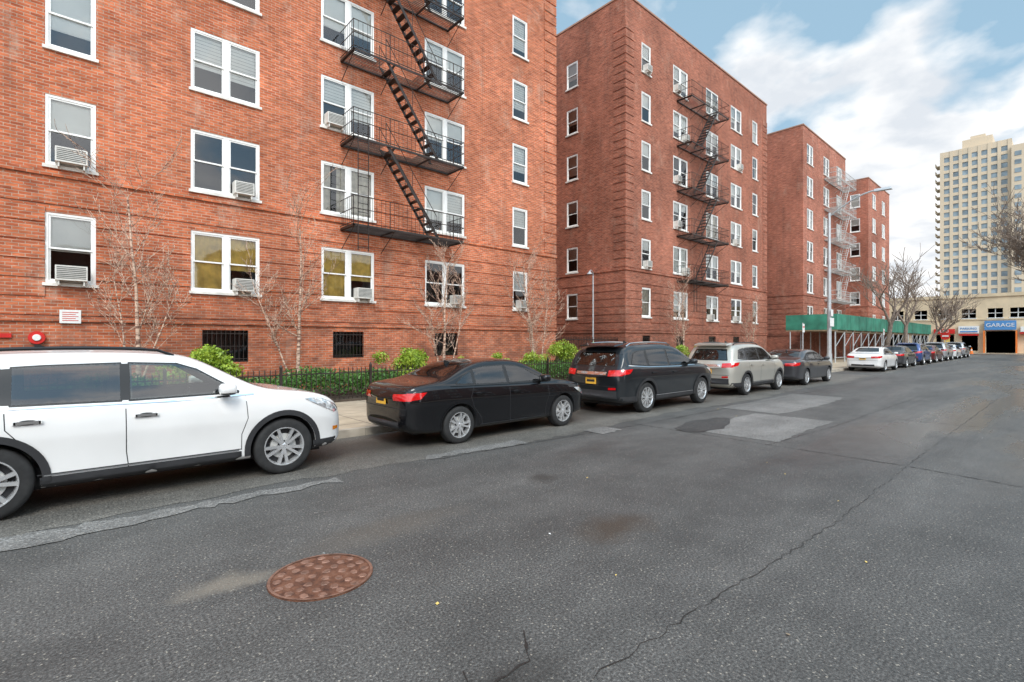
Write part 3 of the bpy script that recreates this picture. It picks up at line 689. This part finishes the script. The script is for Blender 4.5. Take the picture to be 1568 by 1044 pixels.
# ------------------------------------------------------------------ cars
SUV=[(-2.38,.46,.86,.80,.66),(-2.345,.36,.98,.92,.80),(-2.27,.29,1.10,1.02,.865),(-2.16,.26,1.30,1.08,.90),(-2.03,.25,1.50,1.10,.92),(-1.86,.24,1.625,1.10,.935),(-1.5,.24,1.672,1.095,.94),(-.9,.24,1.695,1.085,.94),(-.25,.24,1.69,1.075,.94),(.2,.24,1.655,1.07,.94),(.48,.24,1.59,1.065,.94),(.8,.24,1.395,1.06,.94),(1.1,.24,1.215,1.055,.94),(1.32,.24,1.14,1.05,.94),(1.62,.24,1.11,1.035,.935),(1.93,.25,1.06,.99,.91),(2.15,.26,.99,.92,.87),(2.29,.28,.88,.82,.80),(2.36,.33,.76,.71,.70),(2.385,.38,.66,.62,.60)]
SED=[(-2.33,.42,.80,.75,.62),(-2.30,.33,.93,.87,.75),(-2.22,.27,1.01,.94,.82),(-2.08,.23,1.05,.97,.86),(-1.75,.21,1.075,.985,.88),(-1.48,.20,1.12,.985,.885),(-1.25,.20,1.235,.98,.89),(-.92,.20,1.375,.975,.89),(-.6,.20,1.435,.965,.89),(-.15,.20,1.455,.955,.89),(.25,.20,1.435,.945,.89),(.5,.20,1.375,.94,.89),(.8,.20,1.215,.935,.89),(1.08,.20,1.06,.925,.89),(1.25,.20,1.005,.92,.89),(1.6,.20,.965,.895,.88),(1.92,.21,.905,.84,.855),(2.13,.23,.83,.77,.80),(2.26,.26,.74,.69,.72),(2.32,.31,.62,.58,.60)]
def spec(base,L,W,H):
    l0=base[-1][0]-base[0][0]; h0=max(s[2] for s in base); w0=max(s[4] for s in base)
    return [(s[0]*L/l0,s[1],s[2]*H/h0,s[3]*H/h0,s[4]*W/2/w0) for s in base],L/l0,H/h0
def wheel_mesh(Rw,style):
    mb=MB(); W=.21; n=40
    prof=[(-.5*W,.66*Rw),(-.5*W,.72*Rw),(-.52*W,.86*Rw),(-.46*W,.965*Rw),(-.34*W,Rw),(.34*W,Rw),(.46*W,.965*Rw),(.5*W,.8*Rw),(.45*W,.66*Rw)]
    def lathe(pr,mi):
        k=len(mb.v)
        for i in range(n):
            t=2*math.pi*i/n
            for (y,r) in pr: mb.v.append((r*math.cos(t),y,r*math.sin(t)))
        m=len(pr)
        for i in range(n):
            j=(i+1)%n
            for q in range(m-1): mb.f.append((k+i*m+q,k+j*m+q,k+j*m+q+1,k+i*m+q+1)); mb.m.append(mi)
    lathe(prof,0)
    lathe([(-.47*W,.69*Rw),(-.53*W,.685*Rw),(-.53*W,.655*Rw),(-.42*W,.63*Rw),(-.1*W,.60*Rw)],1)
    lathe([(-.12*W,.63*Rw),(-.12*W,.01)],2)
    lathe([(-.46*W,.001),(-.46*W,.07*Rw),(-.42*W,.13*Rw),(-.2*W,.15*Rw)],1)
    lathe([(-.13*W,.45*Rw),(-.2*W,.44*Rw),(-.2*W,.2*Rw)],3)
    ns,dbl=(5,True) if style==0 else ((10,False) if style==1 else (5,False))
    for s in range(ns):
        for o in ((-.16,.16) if dbl else (0,)):
            t0=2*math.pi*s/ns+.3; t1=t0+o*1.4; t0b=t0+o*.9
            w0=.045*Rw if dbl or ns==10 else .085*Rw; w1=.055*Rw if dbl or ns==10 else .13*Rw
            def pt(r,t,w,y):
                c,sn=math.cos(t),math.sin(t); return (r*c-w*sn,y,r*sn+w*c)
            r0_,r1_=.10*Rw,.66*Rw
            mb.hexa([pt(r0_,t0b,-w0,-.45*W),pt(r0_,t0b,w0,-.45*W),pt(r0_,t0b,w0,-.25*W),pt(r0_,t0b,-w0,-.25*W),pt(r1_,t1,-w1,-.50*W),pt(r1_,t1,w1,-.50*W),pt(r1_,t1,w1,-.25*W),pt(r1_,t1,-w1,-.25*W)],1)
    me_o=mb.obj('wheel_tmp',['tyre','rim','dark','ironlight'],None,False); me=me_o.data
    for p in me.polygons: p.use_smooth=(p.material_index==0)
    bpy.data.objects.remove(me_o); return me
WHEELS={}
def car(name,kind,L,W,H,WB,wf,Rw,pnt,X,Y,style=0,opt=()):
    base=SUV if kind=='suv' else SED; hollow='hollow' in opt
    st,kx,kz=spec(base,L,W,H); root=empty(name,(X,Y,.0)); hw=W/2; tum=.30 if kind=='suv' else .42
    kyy=W/(1.88 if kind=='suv' else 1.78)
    bm=bmesh.new(); cl=bm.edges.layers.float.new('crease_edge'); rings=[]
    for (x,zb,zt,zs,w) in st:
        h=zt-zs; zr=zs+h*.86; wr=w-.07-tum*(zr-zs)
        half=[(w*.6,zb),(w-.10,zb+.005),(w-.035,zb+.07),(w-.028,zb+(zs-zb)*.36),(w-.003,zb+(zs-zb)*.64),(w-.004,zb+(zs-zb)*.82),(w-.035,zs-.004),(w-.07,zs+min(.025,.3*h)),(w-.07-tum*.5*(zr-zs),(zs+zr)/2+.01),(wr,zr),(max(.1,wr-.11),zs+h*.965),(wr*.5,zt-.004)]
        pts=[(0,zb)]+[(-y,z) for y,z in half]+[(0,zt)]+[(y,z) for y,z in reversed(half)]
        rings.append([bm.verts.new((x*(1-.055*min(1,(y/hw)**2)*(abs(x)/(L/2))**4),y,z)) for y,z in pts])
    n=len(rings[0])
    for i in range(len(rings)-1):
        for j in range(n):
            bm.faces.new((rings[i][j],rings[i+1][j],rings[i+1][(j+1)%n],rings[i][(j+1)%n]))
    for r_,rev in ((rings[0],False),(rings[-1],True)):
        fs=[(r_[0],r_[1],r_[n-1])]+[(r_[i],r_[i+1],r_[n-i-1],r_[n-i]) for i in range(1,n//2-1)]+[(r_[n//2-1],r_[n//2],r_[n//2+1])]
        for f in fs: bm.faces.new(f if not rev else tuple(reversed(f)))
    for i in range(len(rings)-1):
        for j,cv_ in ((7,.55),(n-7,.55),(3,.5),(n-3,.5),(5,.45),(n-5,.45)):
            e=bm.edges.get((rings[i][j],rings[i+1][j])); e[cl]=cv_
    bmesh.ops.recalc_face_normals(bm,faces=bm.faces[:])
    me=bpy.data.meshes.new('cage'); bm.to_mesh(me); bm.free(); ob=bpy.data.objects.new('cage',me); col.objects.link(ob)
    lv=3 if X<26 else 2
    md=ob.modifiers.new('s','SUBSURF'); md.levels=lv; md.render_levels=lv
    dg=bpy.context.evaluated_depsgraph_get(); dg.update(); me2=bpy.data.meshes.new_from_object(ob.evaluated_get(dg)); bpy.data.objects.remove(ob)
    bb=bmesh.new(); bb.from_mesh(me2); bvh=BVHTree.FromBMesh(bb); bb.free()
    slots=[pnt,'clad','cabin']
    me2.materials.clear()
    for q in slots: me2.materials.append(M[q] if isinstance(q,str) else q)
    body=bpy.data.objects.new('body',me2); col.objects.link(body); cutters=[]
    def addcut(mbx):
        co=mbx.obj('cut',slots); bmm=bmesh.new(); bmm.from_mesh(co.data); bmesh.ops.recalc_face_normals(bmm,faces=bmm.faces[:]); bmm.to_mesh(co.data); bmm.free()
        md=body.modifiers.new('b','BOOLEAN'); md.operation='DIFFERENCE'; md.solver='EXACT'; md.object=co; cutters.append(co)
    cb=MB()
    for wx in (wf,wf-WB):
        for s in (-1,1): cb.tube((wx,s*(hw-.30),Rw),(wx,s*(hw+.3),Rw),Rw+.05,Rw+.05,56,1,True)
    addcut(cb)
    sy=lambda P:[(x*kx,z*kz) for x,z in P]
    sx_=lambda P:[(y*kyy,z*kz) for y,z in P]
    sz_=lambda P:[(x*kx,y*kyy) for x,y in P]
    if kind=='suv':
        G=[[(-.19,1.125),(-.19,1.527),(.26,1.505),(.46,1.43),(.90,1.14)],[(-1.14,1.14),(-1.14,1.505),(-.9,1.517),(-.28,1.527),(-.28,1.126)],[(-1.86,1.19),(-1.68,1.435),(-1.52,1.475),(-1.24,1.497),(-1.24,1.144)]]
        PIL=[[(-.28,1.126),(-.28,1.527),(-.19,1.527),(-.19,1.125)],[(-1.24,1.144),(-1.24,1.497),(-1.14,1.505),(-1.14,1.14)]]
        WS=[(.54,-.54),(.54,.54),(1.16,.68),(1.20,.35),(1.21,0),(1.20,-.35),(1.16,-.68)]
        RG=[(-.62,1.15),(-.52,1.46),(.52,1.46),(.62,1.15)]
    else:
        G=[[(-.06,1.005),(-.06,1.32),(.20,1.30),(.38,1.25),(.84,1.005)],[(-.86,1.02),(-.86,1.275),(-.6,1.31),(-.14,1.32),(-.14,1.005)],[(-1.28,1.045),(-1.12,1.15),(-.93,1.235),(-.93,1.03)]]
        PIL=[[(-.14,1.005),(-.14,1.32),(-.06,1.32),(-.06,1.005)],[(-.93,1.03),(-.93,1.235),(-.86,1.275),(-.86,1.02)]]
        WS=[(.50,-.52),(.50,.52),(1.08,.66),(1.13,.35),(1.14,0),(1.13,-.35),(1.08,-.66)]
        RG=[(-.86,-.48),(-.86,.48),(-1.40,.58),(-1.44,.3),(-1.45,0),(-1.44,-.3),(-1.40,-.58)]
    if hollow:
        cv=MB(); rr=[]
        xa,xb=(-2.05,1.12) if kind=='suv' else (-1.27,1.09)
        for (x,zb,zt,zs,w) in st:
            if not (xa*kx-.02<=x<=xb*kx+.02): continue
            h=zt-zs; zr=zs+h*.86; wr=w-.07-tum*(zr-zs); top=max(zs+.0,zt-.075)
            zc=min(zr-.035,top-.005); zm=min(zs-.03,zc-.01)
            ring=[(-(w-.14),.45),(-(w-.13),zm),(-(wr-.045),zc),(-(wr*.5),top),(wr*.5,top),(wr-.045,zc),(w-.13,zm),(w-.14,.45)]
            k=len(cv.v); cv.v+=[(x,y,z) for y,z in ring]; rr.append(k)
        for i in range(len(rr)-1):
            for j in range(8): cv.f.append((rr[i]+j,rr[i]+(j+1)%8,rr[i+1]+(j+1)%8,rr[i+1]+j)); cv.m.append(2)
        cv.f.append(tuple(rr[0]+j for j in range(8))); cv.m.append(2); cv.f.append(tuple(rr[-1]+j for j in range(8))[::-1]); cv.m.append(2)
        addcut(cv)
        wc=MB()
        for g in G: wc.prism(sy(g),'y',-1.3,1.3,2)
        addcut(wc)
        wc=MB(); wc.prism(sz_(WS),'z',(1.0 if kind=='suv' else .93)*kz,2.2,2); addcut(wc)
        wc=MB()
        if kind=='suv': wc.prism(sx_(RG),'x',-2.6*kx,-1.9*kx,2)
        else: wc.prism(sz_(RG),'z',.97*kz,2.2,2)
        addcut(wc)
    dg=bpy.context.evaluated_depsgraph_get(); dg.update(); me3=bpy.data.meshes.new_from_object(body.evaluated_get(dg)); bpy.data.objects.remove(body)
    for c in cutters: bpy.data.objects.remove(c)
    me3.polygons.foreach_set('use_smooth',[True]*len(me3.polygons)); me3.set_sharp_from_angle(angle=math.radians(40))
    body=bpy.data.objects.new('body',me3); col.objects.link(body); body.parent=root
    dt=MB(); gA,gB=('cgclear','cgtint') if hollow else ('carglass','carglass')
    if 'tinted' in opt: gA='cgtint'
    mats=[gA,'trim','clad','tail','head','chrome','amber',pnt,'plate','dark',gB,'seat']
    GL,TR,CL,TA,HE,CH,AM,PA,PL,DK,GB,SE=range(12)
    if 'allclear' in opt: GB=GL
    def hit(axis,s,a,b):
        if axis=='y': o,d=Vector((a,s*4,b)),Vector((0,-s,0))
        elif axis=='x': o,d=Vector((s*5,a,b)),Vector((-s,0,0))
        else: o,d=Vector((a,b,4)),Vector((0,0,-1))
        l,nn,_,_=bvh.ray_cast(o,d); return l,nn,-d
    def panel(v2,faces,axis,s,mi,off,ml=.07):
        b=bmesh.new(); vs=[b.verts.new((p[0],p[1],0)) for p in v2]
        for f in faces: b.faces.new([vs[i] for i in f])
        bmesh.ops.triangulate(b,faces=b.faces[:])
        for _ in range(5):
            es=[e for e in b.edges if e.calc_length()>ml]
            if not es: break
            bmesh.ops.subdivide_edges(b,edges=es,cuts=1); bmesh.ops.triangulate(b,faces=[f for f in b.faces if len(f.verts)>3])
        k=len(dt.v); ok={}; b.verts.index_update(); u=None
        for v in b.verts:
            l,nn,u=hit(axis,s,v.co.x,v.co.y); ok[v.index]=l is not None
            dt.v.append(tuple(l+u*off) if l is not None else (0,0,.5))
        for f in b.faces:
            if all(ok[v.index] for v in f.verts):
                idx=[k+v.index for v in f.verts]; A,B_,C_=(Vector(dt.v[q]) for q in idx[:3])
                if (B_-A).cross(C_-A).dot(u)<0: idx.reverse()
                dt.f.append(tuple(idx)); dt.m.append(mi)
        b.free()
    SC={'y':sy,'x':sx_,'z':sz_}
    def poly(pts,axis,s,mi,off,ml=.07):
        panel(SC[axis](pts),[tuple(range(len(pts)))],axis,s,mi,off,ml)
    def strip(pts,w,axis,s,mi,off,sc_=True):
        if sc_: pts=SC[axis](pts)
        P=[Vector(p) for p in pts]; v=[];f=[]
        for i,p in enumerate(P):
            t=(P[min(i+1,len(P)-1)]-P[max(0,i-1)]).normalized(); nn=Vector((-t.y,t.x)); v+=[p+nn*w/2,p-nn*w/2]
        for i in range(len(P)-1): f.append((2*i,2*i+1,2*i+3,2*i+2))
        panel([tuple(q) for q in v],f,axis,s,mi,off,.09)
    def edgetrim(pts,w,axis,s,mi,off):
        n_=len(pts)
        for i in range(n_):
            a=Vector(pts[i]); b=Vector(pts[(i+1)%n_]); d=(b-a).normalized()*w*.4; strip([tuple(a-d),tuple(b+d)],w,axis,s,mi,off)
    for s in (-1,1):
        if not hollow:
            if kind=='suv': poly([(-1.97,1.165),(-1.74,1.46),(-1.55,1.51),(-.9,1.55),(-.2,1.555),(.28,1.53),(.50,1.455),(1.06,1.115),(.2,1.09),(-1.2,1.115)],'y',s,TR,.003)
            else: poly([(-1.42,1.02),(-1.22,1.15),(-.9,1.285),(-.6,1.33),(-.1,1.345),(.25,1.325),(.46,1.27),(1.0,.985),(.2,.985)],'y',s,TR,.003)
        else:
            for p_ in PIL: poly(p_,'y',s,TR,.006)
            for g in G: edgetrim(g,.034,'y',s,TR,.004)
        for gi,g in enumerate(G): poly(g,'y',s,GL if gi==0 else GB,.007)
        if kind=='suv':
            strip([(-1.99,1.155),(-1.2,1.105),(.2,1.08),(1.08,1.10)],.018,'y',s,CH,.010)
            for pl in ([(-.235,1.09),(-.23,.55),(-.21,.38)],[(.98,1.08),(1.00,.8),(.93,.60),(.93,.40)],[(-1.19,1.11),(-1.18,.90),(-1.06,.74)]):
                strip(pl,.009,'y',s,DK,.0015)
            strip([(-.95,.41),(.93,.41)],.012,'y',s,DK,.0015)
            poly([(-.93,.25),(-.93,.385),(.93,.385),(.93,.25)],'y',s,CL,.010)
            strip([(-.9,.40),(.9,.40)],.014,'y',s,CH,.014)
            poly([(-2.30,.27),(-2.30,.43),(-1.78,.43),(-1.78,.27)],'y',s,CL,.006); poly([(1.84,.28),(1.84,.40),(2.2,.40),(2.2,.28)],'y',s,CL,.006)
            hand=((-.05,.945),(-1.02,.96)); mz,mx=1.16,.74
            poly([(-2.22,.93),(-2.18,1.06),(-1.88,1.07),(-2.0,.97)],'y',s,TA,.006)
            poly([(2.16,.76),(1.86,.91),(1.72,.99),(1.80,1.0),(1.98,.975),(2.2,.87),(2.28,.78)],'y',s,HE,.006)
            poly([(2.14,.50),(2.14,.56),(2.24,.55),(2.24,.51)],'y',s,AM,.006)
        else:
            strip([(-1.42,1.01),(-.3,.985),(.2,.975),(1.02,.975)],.012,'y',s,TR,.010)
            for pl in ([(-.10,.97),(-.095,.5),(-.08,.28)],[(.93,.95),(.95,.7),(.88,.50),(.86,.28)],[(-.93,1.0),(-1.02,.8),(-.95,.62),(-.78,.42),(-.75,.28)]):
                strip(pl,.009,'y',s,DK,.0015)
            strip([(-.8,.29),(.88,.29)],.012,'y',s,DK,.0015)
            hand=((.05,.83),(-.85,.85)); mz,mx=1.02,.74
            poly([(-2.24,.80),(-2.20,.925),(-1.90,.935),(-2.02,.83)],'y',s,TA,.006)
            poly([(2.10,.62),(1.84,.74),(1.74,.80),(1.95,.79),(2.12,.72),(2.22,.65)],'y',s,HE,.006)
        for wx in (wf,wf-WB):
            arc=[(wx+(Rw+.05+(.035 if kind=='suv' else .012))*math.cos(t),Rw+(Rw+.05+(.035 if kind=='suv' else .012))*math.sin(t)) for t in [math.radians(a) for a in range(-12,193,8)]]
            strip(arc,.07 if kind=='suv' else .024,'y',s,CL if kind=='suv' else PA,.012 if kind=='suv' else .006,False)
        for hx,hz in hand:
            l,_,u=hit('y',s,hx*kx,hz*kz)
            if l is not None:
                y=l.y+s*.028; dt.box(l.x-.10,l.x+.10,min(y,y-s*.016),max(y,y-s*.016),l.z-.014,l.z+.016,CH if 'chromeh' in opt else PA)
                dt.box(l.x-.11,l.x-.085,min(l.y,y),max(l.y,y),l.z-.014,l.z+.014,PA); dt.box(l.x+.085,l.x+.11,min(l.y,y),max(l.y,y),l.z-.014,l.z+.014,PA)
                k_=[(l.x+.08*math.cos(q*math.pi/6),l.z+.026*math.sin(q*math.pi/6)) for q in range(12)]; panel(k_,[tuple(range(12))],'y',s,DK,.002)
        l,_,_=hit('y',s,mx*kx,mz*kz)
        ym=l.y if l is not None else s*hw*.9
        cxm,cym,czm=mx*kx,ym+s*.17,mz*kz+.03
        k=len(dt.v); nu,nv=14,8
        for a in range(nv+1):
            ph=math.pi*a/nv-math.pi/2
            for b_ in range(nu):
                th=2*math.pi*b_/nu; sp=lambda q:math.copysign(abs(q)**.6,q)
                dt.v.append((cxm+.085*sp(math.cos(ph))*sp(math.cos(th))+(.02 if math.cos(th)>0 else 0),cym+.11*sp(math.cos(ph))*sp(math.sin(th)),czm+.072*sp(math.sin(ph))))
        for a in range(nv):
            for b_ in range(nu):
                dt.f.append((k+a*nu+b_,k+a*nu+(b_+1)%nu,k+(a+1)*nu+(b_+1)%nu,k+(a+1)*nu+b_)); dt.m.append(PA if a>=3 else TR)
        dt.hexa([(cxm-.03,ym-s*.02,czm-.07),(cxm+.05,ym-s*.02,czm-.07),(cxm+.04,cym,czm-.05),(cxm-.02,cym,czm-.05),(cxm-.03,ym-s*.02,czm-.03),(cxm+.05,ym-s*.02,czm-.03),(cxm+.04,cym,czm-.02),(cxm-.02,cym,czm-.02)],TR)
        if 'rails' in opt:
            pv=None
            for i in range(13):
                xx=(-1.75+2.0*i/12)*kx; l,_,_=hit('z',1,xx,s*.60*W/1.88)
                if l is None: continue
                p=Vector((xx,l.y,l.z+(.045 if 0<i<12 else .0)))
                if pv is not None: dt.tube(pv,p,.017,.017,6,CH if 'chromerail' in opt else TR)
                pv=p
    poly(WS,'z',1,GL,.005)
    if hollow: edgetrim(WS,.03,'z',1,TR,.003)
    if kind=='suv':
        if hollow: edgetrim(RG,.05,'x',-1,TR,.004)
        else: poly([(-.68,1.13),(-.56,1.50),(.56,1.50),(.68,1.13)],'x',-1,TR,.003)
        poly(RG,'x',-1,GB,.007)
        for s in (-1,1): poly([(s*.50,.90),(s*.50,1.04),(s*.84,1.06),(s*.84,.92)],'x',-1,TA,.008)
        poly([(-.45,.93),(-.45,1.0),(.45,1.0),(.45,.93)],'x',-1,CH,.008)
        poly([(-.72,.38),(-.72,.56),(.72,.56),(.72,.38)],'x',-1,CL,.008)
        strip([(-.70,.68),(.70,.68)],.01,'x',-1,DK,.003,False)
        for s in (-1,1): poly([(s*.5,.58),(s*.5,.63),(s*.7,.64),(s*.7,.59)],'x',-1,TA,.008)
        strip([(0,1.17),(-.28,1.26)],.016,'x',-1,TR,.016)
        poly([(-.42,.60),(-.5,.84),(.5,.84),(.42,.60)],'x',1,TR,.006); strip([(-.5,.84),(.5,.84)],.02,'x',1,CH,.012,False)
        pz=.78*kz
        dt.hexa([(-2.12*kx,-.56,1.60*kz),(-1.8*kx,-.60,1.655*kz),(-1.8*kx,.60,1.655*kz),(-2.12*kx,.56,1.60*kz),(-2.12*kx,-.54,1.625*kz),(-1.8*kx,-.56,1.685*kz),(-1.8*kx,.56,1.685*kz),(-2.12*kx,.54,1.625*kz)],PA)
    else:
        poly(RG,'z',1,GB,.005)
        if hollow: edgetrim(RG,.03,'z',1,TR,.003)
        for s in (-1,1): poly([(s*.40,.79),(s*.40,.90),(s*.79,.92),(s*.79,.80)],'x',-1,TA,.008)
        strip([(-.72,.66),(.72,.66)],.01,'x',-1,DK,.003,False); strip([(-.68,.955),(.68,.955)],.008,'x',-1,DK,.003,False)
        poly([(-.55,.34),(-.55,.44),(.55,.44),(.55,.34)],'x',-1,CL,.008)
        poly([(-.42,.45),(-.5,.66),(.5,.66),(.42,.45)],'x',1,TR,.006)
        pz=.79*kz
    if hollow:
        zf=.62*kz if kind=='suv' else .50*kz; tp=1.08*kz if kind=='suv' else 1.0*kz
        for sx0,sy0 in ((-.15,-.37),(-.15,.37),(-1.0,-.40),(-1.0,0),(-1.0,.40)):
            w_=.24 if sx0>-.5 else .19
            dt.box(sx0,sx0+.5,sy0-w_,sy0+w_,zf-.12,zf,SE)
            dt.hexa([(sx0-.02,sy0-w_,zf-.05),(sx0+.12,sy0-w_,zf-.05),(sx0+.12,sy0+w_,zf-.05),(sx0-.02,sy0+w_,zf-.05),(sx0-.20,sy0-w_*.85,tp),(sx0-.10,sy0-w_*.85,tp),(sx0-.10,sy0+w_*.85,tp),(sx0-.20,sy0+w_*.85,tp)],SE)
            dt.hexa([(sx0-.22,sy0-.11,tp+.03),(sx0-.11,sy0-.13,tp+.03),(sx0-.11,sy0+.13,tp+.03),(sx0-.22,sy0+.11,tp+.03),(sx0-.23,sy0-.10,tp+.19),(sx0-.13,sy0-.11,tp+.19),(sx0-.13,sy0+.11,tp+.19),(sx0-.23,sy0+.10,tp+.19)],SE)
            dt.tube((sx0-.16,sy0-.05,tp-.01),(sx0-.16,sy0-.05,tp+.05),.008,n=5,mi=CH); dt.tube((sx0-.16,sy0+.05,tp-.01),(sx0-.16,sy0+.05,tp+.05),.008,n=5,mi=CH)
        dt.box(.72*kx,1.05*kx,-.68,.68,.6,tp-.13,DK)
        pv=None
        for q in range(17):
            t=2*math.pi*q/16; p=Vector((.50*kx+.06*math.sin(t),.37+.18*math.cos(t),tp-.12+.17*math.sin(t)))
            if pv is not None: dt.tube(pv,p,.014,n=5,mi=TR)
            pv=p
        dt.box(.42*kx,.45*kx,-.10,.10,1.44*kz-(.0 if kind=='suv' else .18),1.50*kz-(.0 if kind=='suv' else .18),TR)
    l,_,_=hit('x',-1,0,pz)
    if l is not None: dt.box(l.x-.022,l.x-.008,-.16,.16,pz-.08,pz+.08,PL); dt.box(l.x-.024,l.x-.022,-.12,.12,pz-.03,pz+.03,DK)
    l,_,_=hit('z',1,-.9*kx,0)
    if l is not None: dt.hexa([(l.x-.1,-.015,l.z-.02),(l.x+.1,-.01,l.z-.02),(l.x+.1,.01,l.z-.02),(l.x-.1,.015,l.z-.02),(l.x-.1,-.008,l.z+.06),(l.x-.05,-.005,l.z+.05),(l.x-.05,.005,l.z+.05),(l.x-.1,.008,l.z+.06)],TR)
    o=dt.obj('panels_glass_and_lights',mats,root,True); o.data.set_sharp_from_angle(angle=math.radians(35))
    key=(Rw,style)
    if key not in WHEELS: WHEELS[key]=wheel_mesh(Rw,style)
    for i,(wx,s) in enumerate(((wf,-1),(wf,1),(wf-WB,-1),(wf-WB,1))):
        w=bpy.data.objects.new('wheel_%d'%(i+1),WHEELS[key]); col.objects.link(w); w.parent=root; w.location=(wx,s*(hw-.135),Rw); w.rotation_euler=(0,R.uniform(0,6),0 if s<0 else math.pi)
    ub=MB(); ub.box(-L/2+.35,L/2-.35,-hw+.34,hw-.34,.20,.40); ub.obj('underbody',['dark'],root)
    return root
car('parked_suv','suv',4.76,1.89,1.69,2.78,1.45,.37,P_WHITE,.73,7.90,0,('rails','chromeh','hollow'))
car('parked_sedan','sed',4.66,1.78,1.45,2.65,1.40,.325,P_BLACK,6.33,7.86,0,('hollow','tinted'))
car('parked_suv','suv',4.87,1.93,1.74,2.79,1.46,.375,P_GREY,12.1,7.88,1,('rails','chromerail','hollow'))
car('parked_suv','suv',4.69,1.83,1.73,2.72,1.42,.35,P_SILVER,17.95,7.85,2,('rails','hollow','allclear'))
car('parked_sedan','sed',4.80,1.82,1.45,2.75,1.43,.33,P_CHAR,23.5,7.8,1,())
car('parked_sedan','sed',4.80,1.82,1.45,2.75,1.43,.33,P_WHITE,36.6,7.8,1,())
car('parked_sedan','sed',4.75,1.80,1.47,2.72,1.43,.33,P_CHAR,42.8,7.85,2,())
car('parked_suv','suv',4.6,1.85,1.66,2.70,1.42,.35,P_BLUE,48.6,7.85,2,())
car('parked_sedan','sed',4.7,1.80,1.46,2.72,1.43,.33,P_RED,54.3,7.85,2,())
car('parked_suv','suv',4.6,1.85,1.68,2.70,1.42,.35,P_SILV2,60,7.85,1,())
car('parked_sedan','sed',4.7,1.80,1.46,2.72,1.43,.33,P_WHITE,66,7.85,1,())
car('parked_suv','suv',4.6,1.85,1.68,2.70,1.42,.35,P_SILV2,72,7.85,1,())
# ------------------------------------------------------------------ world / sun / camera
SUNV=Vector((-.45,-.75,.90)).normalized()
w=bpy.data.worlds.new('World'); sc.world=w; w.use_nodes=True; nt=w.node_tree; nt.nodes.clear()
out=N(nt,'ShaderNodeOutputWorld'); bg=N(nt,'ShaderNodeBackground'); bg.inputs[1].default_value=.12; nt.links.new(bg.outputs[0],out.inputs[0])
sk=N(nt,'ShaderNodeTexSky'); sk.sky_type='NISHITA'; sk.sun_disc=False; sk.sun_elevation=math.asin(SUNV.z); sk.sun_rotation=math.atan2(SUNV.x,SUNV.y)
tc=N(nt,'ShaderNodeTexCoord'); sp=N(nt,'ShaderNodeSeparateXYZ'); nt.links.new(tc.outputs['Generated'],sp.inputs[0])
zz=math_(nt,'ADD',math_(nt,'MAXIMUM',sp.outputs[2],0.0),.22)
cb=N(nt,'ShaderNodeCombineXYZ'); nt.links.new(math_(nt,'DIVIDE',sp.outputs[0],zz),cb.inputs[0]); nt.links.new(math_(nt,'DIVIDE',sp.outputs[1],zz),cb.inputs[1])
mp=N(nt,'ShaderNodeMapping'); mp.inputs['Location'].default_value=(1.1,2.7,0); nt.links.new(cb.outputs[0],mp.inputs[0])
cn=noise(nt,mp.outputs[0],2.6,7,.48,.2)
low=ramp(nt,sp.outputs[2],[(.10,.26),(.34,.10),(.52,0.0)])
cf=ramp(nt,math_(nt,'ADD',cn,low),[(.50,0.0),(.61,1.0)])
shd=ramp(nt,noise(nt,mp.outputs[0],4.2,5,.5),[(.36,0.0),(.56,1.0)])
cc=mix(nt,shd,(6.5,6.9,7.4),(9.2,9.2,9.2))
hz=mix(nt,.68,sk.outputs[0],(3.9,6.0,7.5))
allc=mix(nt,cf,hz,cc)
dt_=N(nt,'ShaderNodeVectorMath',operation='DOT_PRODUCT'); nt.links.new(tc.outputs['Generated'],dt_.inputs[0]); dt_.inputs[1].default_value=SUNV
gl=math_(nt,'ADD',math_(nt,'MULTIPLY',math_(nt,'POWER',math_(nt,'MAXIMUM',dt_.outputs['Value'],0.0),1.5),1.8),1.0)  # extra sky glow added around the sun, out of view, to brighten the facades
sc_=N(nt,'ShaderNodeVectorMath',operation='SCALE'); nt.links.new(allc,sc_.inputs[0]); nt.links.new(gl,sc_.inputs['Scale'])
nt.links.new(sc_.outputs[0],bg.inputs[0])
sd=bpy.data.lights.new('sun','SUN'); sd.energy=2.3; sd.angle=math.radians(25); sd.color=(1,.955,.88); so=bpy.data.objects.new('sun',sd); col.objects.link(so)
so.rotation_euler=(-SUNV).to_track_quat('-Z','Y').to_euler()
cd=bpy.data.cameras.new('camera'); cd.lens=17.45; cd.sensor_width=36; cd.clip_end=3000; cd.clip_start=.05
cam=bpy.data.objects.new('camera',cd); cam.location=(0,0,1.78); cam.rotation_euler=(math.radians(90),0,math.radians(48.06-90)); col.objects.link(cam); sc.camera=cam
sc.view_settings.view_transform='Standard'; sc.view_settings.look='None'; sc.view_settings.exposure=0
